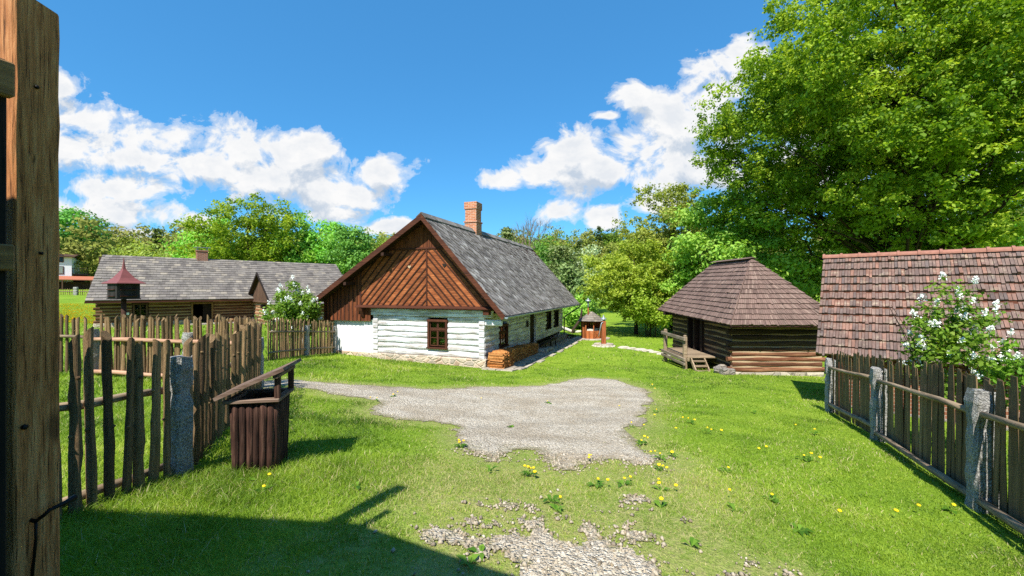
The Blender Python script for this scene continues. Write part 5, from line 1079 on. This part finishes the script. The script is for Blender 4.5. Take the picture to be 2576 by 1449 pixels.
# background trees, left to right
px_tree('maple_tree','dark rounded tree towering behind the white village house',165,520,80,165,'dark',lo=.1,ncl=90,nl=150,ls=.5,clump=2.2,flat=.4,seed=61,nb=20)
px_tree('bush','light green young trees between the village houses and the barn roof',268,615,90,130,'bright',lo=.02,ncl=60,nl=130,ls=.42,clump=1.6,seed=62,nb=8,stems=3)
px_tree('bush','dark shaded trees behind the brown gabled village house',232,648,92,90,'dark',lo=.02,ncl=50,nl=130,ls=.45,clump=1.6,seed=63,nb=6)
px_tree('maple_tree','wide olive tree with thin foliage behind the barn roof, left of the barn chimney',430,602,74,230,'olive',lo=.1,ncl=80,nl=90,ls=.45,clump=2.2,flat=.5,seed=64,nb=26)
px_tree('linden_tree','large rounded bright green tree behind the barn, right of its chimney',622,500,52,235,'bright',lo=.06,ncl=150,nl=9,ls=.33,clump=1.6,flat=.6,subn=22,subr=.6,seed=65,nb=24,lump=.18)
px_tree('linden_tree','shoulder of darker green tree left of the large rounded tree behind the barn',540,545,56,120,'mid',lo=.05,ncl=60,nl=150,ls=.38,clump=1.4,seed=66,nb=14)
px_tree('alder_tree','tall narrow green tree right of the large rounded tree behind the barn',745,535,54,105,'mid',lo=.05,ncl=70,nl=130,ls=.36,clump=1.1,seed=67,nb=20,lump=.35)
px_tree('alder_tree','second narrow green tree behind the right end of the barn roof',822,548,56,120,'mid',lo=.05,ncl=75,nl=130,ls=.36,clump=1.15,seed=68,nb=20,lump=.35)
px_tree('alder_tree','dark feathery tree just left of the cottage gable slope',880,562,52,110,'dark',lo=.05,ncl=70,nl=130,ls=.34,clump=1.1,seed=69,nb=20,lump=.35)
px_tree('birch_tree','yellowish thin tree touching the left slope of the cottage gable',940,580,60,110,'olive',lo=.05,ncl=70,nl=90,ls=.34,clump=1.2,seed=70,nb=22,lump=.35)
px_tree('alder_tree','green tree with its top just above the upper cottage gable slope',1000,590,64,120,'mid',lo=.05,ncl=60,nl=110,ls=.38,clump=1.3,seed=71,nb=14)
px_tree('spruce_tree','dark conifer by the bare tree, right of the cottage chimney',1275,572,74,62,'conifer',lo=.06,ncl=90,nl=60,ls=.5,clump=.9,flat=.4,shape='cone',seed=72,nb=14)
px_tree('pine_tree','dark green tree standing right of the bare tree above the cottage ridge',1372,600,66,95,'dark',lo=.05,ncl=70,nl=120,ls=.4,clump=1.4,seed=73,nb=14)
px_tree('pine_tree','brownish thin pine above the far end of the cottage roof',1418,612,56,85,'conifer',lo=.08,ncl=70,nl=80,ls=.36,clump=1.2,seed=74,nb=22)
px_tree('willow_tree','silvery grey green round willow right of the cottage roof end',1478,628,58,110,'silver',lo=.05,ncl=60,nl=120,ls=.36,clump=1.3,seed=75,nb=12)
px_tree('birch_tree','olive brown tree behind the cottage eave, beside the silvery willow',1440,670,48,90,'conifer',lo=.03,ncl=60,nl=120,ls=.32,clump=1.1,seed=76,nb=16)
# bare tree
bx_,by_=(1322-X0)/F0*70,70.; bz_=gz(bx_,by_); e=empty('bare_tree',(bx_,by_,bz_),0,'leafless pale tree with fine upright twigs right of the cottage chimney','tree'); m=MB(81); rg=m.rg
Hb=CAMZ+(H0-545)/F0*70-bz_
def br(p,d,L,r,k):
    q=p+d*L; m.tube([p,p.lerp(q,.5)+Vector((rg.uniform(-.05,.05)*L,rg.uniform(-.05,.05)*L,0)),q],[r,r*.8,r*.6],5)
    if k:
        for i in range(3 if k>1 else 4):
            nd=(d+Vector((rg.uniform(-.62,.62),rg.uniform(-.62,.62),rg.uniform(-.05,.3)))).normalized(); br(p.lerp(q,rg.uniform(.55,1.)),nd,L*rg.uniform(.62,.82),r*.58,k-1)
br(Vector((0,0,-.3)),Vector((.02,0,1)),Hb*.39,.22,5); m.build('branches',M['bark_pale'],e)
# forested hillside, one mass
rng=np.random.default_rng(90); Vs=[];Rs=[];pos=[]
for a0,a1,n,r0,r1 in((-60,58,360,96,205),(-56,-28,50,118,145),(-88,-60,70,100,170),(58,92,70,90,160)):
    for i in range(n):
        a=R(rng.uniform(a0,a1)); r=math.sqrt(rng.uniform(r0*r0,r1*r1)); pos.append((r*math.sin(a),r*math.cos(a)))
for x,y in pos:
    az=math.degrees(math.atan2(x,y)); con=rng.random()<(.12 if az>-5 else .10); Ht=rng.uniform(8,13); Rr=Ht*rng.uniform(.28,.42) if not con else Ht*.2
    n=46 if not con else 40; cl,P,nm,tone=crown_pts(rng,Ht,Rr,.02,n,25,Rr*.34,.6,'cone' if con else 'round')
    P+=np.array([x,y,gz(x,y)-.5]); s=.66*rng.uniform(.7,1.3,len(P))*(.8 if con else 1); Vs.append(leaf_cloud(P,nm,s,rng,.7))
    if con: base=rng.uniform(.05,.2)
    elif az<-28: base=rng.uniform(.68,.95)
    else: base=rng.uniform(.25,.8) if rng.random()<.65 else rng.uniform(.8,1.)
    Rs.append(np.clip(base+.1*(tone-.5),0,1))
t=NT('forest_foliage'); c=t.ramp(t.attr(),[(0,(.05,.07,.022)),(.15,(.075,.11,.028)),(.3,(.12,.20,.030)),(.55,(.20,.32,.036)),(.75,(.27,.30,.06)),(.9,(.33,.31,.10)),(1,(.30,.40,.05))])
d_=t.n('ShaderNodeBsdfDiffuse',{'Color':c}); tr_=t.n('ShaderNodeBsdfTranslucent',{'Color':c}); mx=t.n('ShaderNodeMixShader',{0:.35,1:d_,2:tr_}); t.t.links.new(mx.outputs[0],t.out.inputs[0])
V=np.concatenate(Vs); tag(link('forest',npmesh('forest',V,np.arange(len(V)).reshape(-1,4),[t.m],np.concatenate(Rs))),kind='stuff')
SKY_SAT,SKY_TINT,SKY_BASE,CLOUD_V,SKY_STR,SUN_E,EXPO,DENOISE=1.1,(.60,1.15,1.27,1),(.38,1.78,4.05,1),5.3,.11,5.0,.74,False
# ------------------------------------------------------------------ sky, sun, camera
W=bpy.data.worlds.new('World'); scene.world=W; W.use_nodes=True; nt=W.node_tree; nt.nodes.clear()
class WT(NT):
    def __init__(s,tree): s.t=tree
w=WT(nt)
sky=w.n('ShaderNodeTexSky',sky_type='NISHITA'); sky.sun_disc=False; sky.sun_elevation=R(SUN_EL); sky.sun_rotation=R(SUN_AZ+180); sky.air_density=1.; sky.dust_density=.2; sky.ozone_density=3.; sky.altitude=400
gen=w.n('ShaderNodeTexCoord').outputs['Generated']; sp=w.n('ShaderNodeSeparateXYZ',{0:gen})
yy=w.math('MAXIMUM',w.math('ABSOLUTE',sp.outputs[1]),.02); U=w.math('DIVIDE',sp.outputs[0],yy); Wv=w.math('DIVIDE',sp.outputs[2],yy)
BL=[(165,215,55,55),(175,300,95,75),(180,370,130,60),(385,350,125,62),(330,395,190,50),(610,385,110,75),(740,385,115,70),(700,450,200,70),(500,420,150,45),(960,435,85,55),(890,500,80,40),(800,470,110,70),(990,572,65,20),(850,540,75,28),(500,560,45,28),(300,470,190,45),(250,530,200,45),(330,590,80,16),
 (1260,452,62,30),(1390,430,95,58),(1430,380,95,58),(1500,425,140,75),(1580,370,110,70),(1700,330,130,110),(1800,250,110,130),(1760,430,190,75),(1605,238,62,38),(1528,292,34,12),(1400,540,75,38),(1515,545,55,36),(1650,520,70,30),(1880,130,60,50),(2100,330,260,190),(2420,330,240,200),(2480,120,140,70)]
def density(u,v,full=True):
    vec=w.n('ShaderNodeCombineXYZ',{0:u,1:v,2:0.}).outputs[0]; best=None
    for X,Y,rx,ry in BL:
        cx,cy=(X-X0)/F0,(H0-Y)/F0; a=w.n('ShaderNodeVectorMath',{0:vec,1:(-cx,-cy,0)},operation='ADD').outputs[0]; a=w.n('ShaderNodeVectorMath',{0:a,1:(F0/rx,F0/ry,1.)},operation='MULTIPLY').outputs[0]
        L=w.n('ShaderNodeVectorMath',{0:a},operation='LENGTH').outputs['Value']; q=w.math('SUBTRACT',1.,L); best=q if best is None else w.math('SMOOTH_MAX',best,q,.18)
    n1=w.n('ShaderNodeTexNoise',{'Vector':w.mapv(vec,(1,1.15,1)),'Scale':9.,'Detail':10.,'Roughness':.60,'Distortion':.35}).outputs[0]
    n2=w.n('ShaderNodeTexNoise',{'Vector':vec,'Scale':2.6,'Detail':3.,'Roughness':.5}).outputs[0]
    return w.math('ADD',best,w.math('ADD',w.math('MULTIPLY_ADD',n1,3.4,-1.63),w.math('MULTIPLY_ADD',n2,.8,-.4))),n1
d0,n0=density(U,Wv); du,_=density(w.math('ADD',U,-.012),w.math('ADD',Wv,.045))
alpha=w.ramp(d0,[(.0,0.),(.15,.36),(.50,1.)],'EASE')
lower=w.math('MULTIPLY',w.ramp(Wv,[(.0,0.),(.03,1.)]),1.)
shade=w.ramp(w.math('SUBTRACT',du,d0),[(-.0,0.),(.55,1.)]) # denser above -> this is a base
lump=w.n('ShaderNodeTexNoise',{'Vector':w.n('ShaderNodeCombineXYZ',{0:U,1:w.math('MULTIPLY',Wv,1.6),2:3.}).outputs[0],'Scale':11.,'Detail':6.,'Roughness':.6}).outputs[0]
depth=w.ramp(d0,[(.25,0.),(.95,1.)])
sh=w.math('ADD',w.math('MULTIPLY',shade,.95),w.math('MULTIPLY',depth,w.ramp(lump,[(.40,.0),(.62,.42)])),clamp=True)
ccol=w.mix(sh,(1.0,1.0,1.0,1),(.58,.67,.79,1))
# tint of the clear sky: deeper, more saturated blue as in spring air
tint=w.n('ShaderNodeHueSaturation',{'Hue':.5,'Saturation':SKY_SAT,'Value':1.,'Color':sky.outputs[0]}).outputs[0]
tint=w.mix(1.,tint,SKY_TINT,'MULTIPLY')
tint=w.mix(.5,tint,SKY_BASE)
cl=w.n('ShaderNodeVectorMath',{0:ccol,3:1.},operation='SCALE'); cl.inputs[3].default_value=CLOUD_V
col=w.mix(alpha,tint,cl.outputs[0])
bg=w.n('ShaderNodeBackground',{'Color':col,'Strength':SKY_STR}); ou=w.n('ShaderNodeOutputWorld'); nt.links.new(bg.outputs[0],ou.inputs[0])
sl=bpy.data.lights.new('sun','SUN'); sl.energy=SUN_E; sl.angle=R(.53); sl.color=(1.,.95,.86); so=bpy.data.objects.new('sun',sl); COL.objects.link(so)
a,e=R(SUN_AZ),R(SUN_EL); dv=Vector((math.sin(a)*math.cos(e),math.cos(a)*math.cos(e),-math.sin(e))); so.rotation_euler=dv.to_track_quat('-Z','Y').to_euler(); so.location=(-10,-20,30)
cam=bpy.data.cameras.new('camera'); co=bpy.data.objects.new('camera',cam); COL.objects.link(co); co.location=(0,0,CAMZ); co.rotation_euler=(R(90),0,0)
cam.sensor_width=36.; cam.lens=36.*F0/2576.; cam.shift_y=(H0-724.5)/2576.; cam.clip_start=.05; cam.clip_end=2000
scene.camera=co
vs_=scene.view_settings; vs_.view_transform='Standard'; vs_.look='None'; vs_.exposure=EXPO; vs_.gamma=1.; vs_.use_curve_mapping=False
scene.render.engine='CYCLES'; scene.cycles.max_bounces=7; scene.cycles.transparent_max_bounces=12; scene.cycles.sample_clamp_indirect=6.; scene.cycles.use_denoising=DENOISE
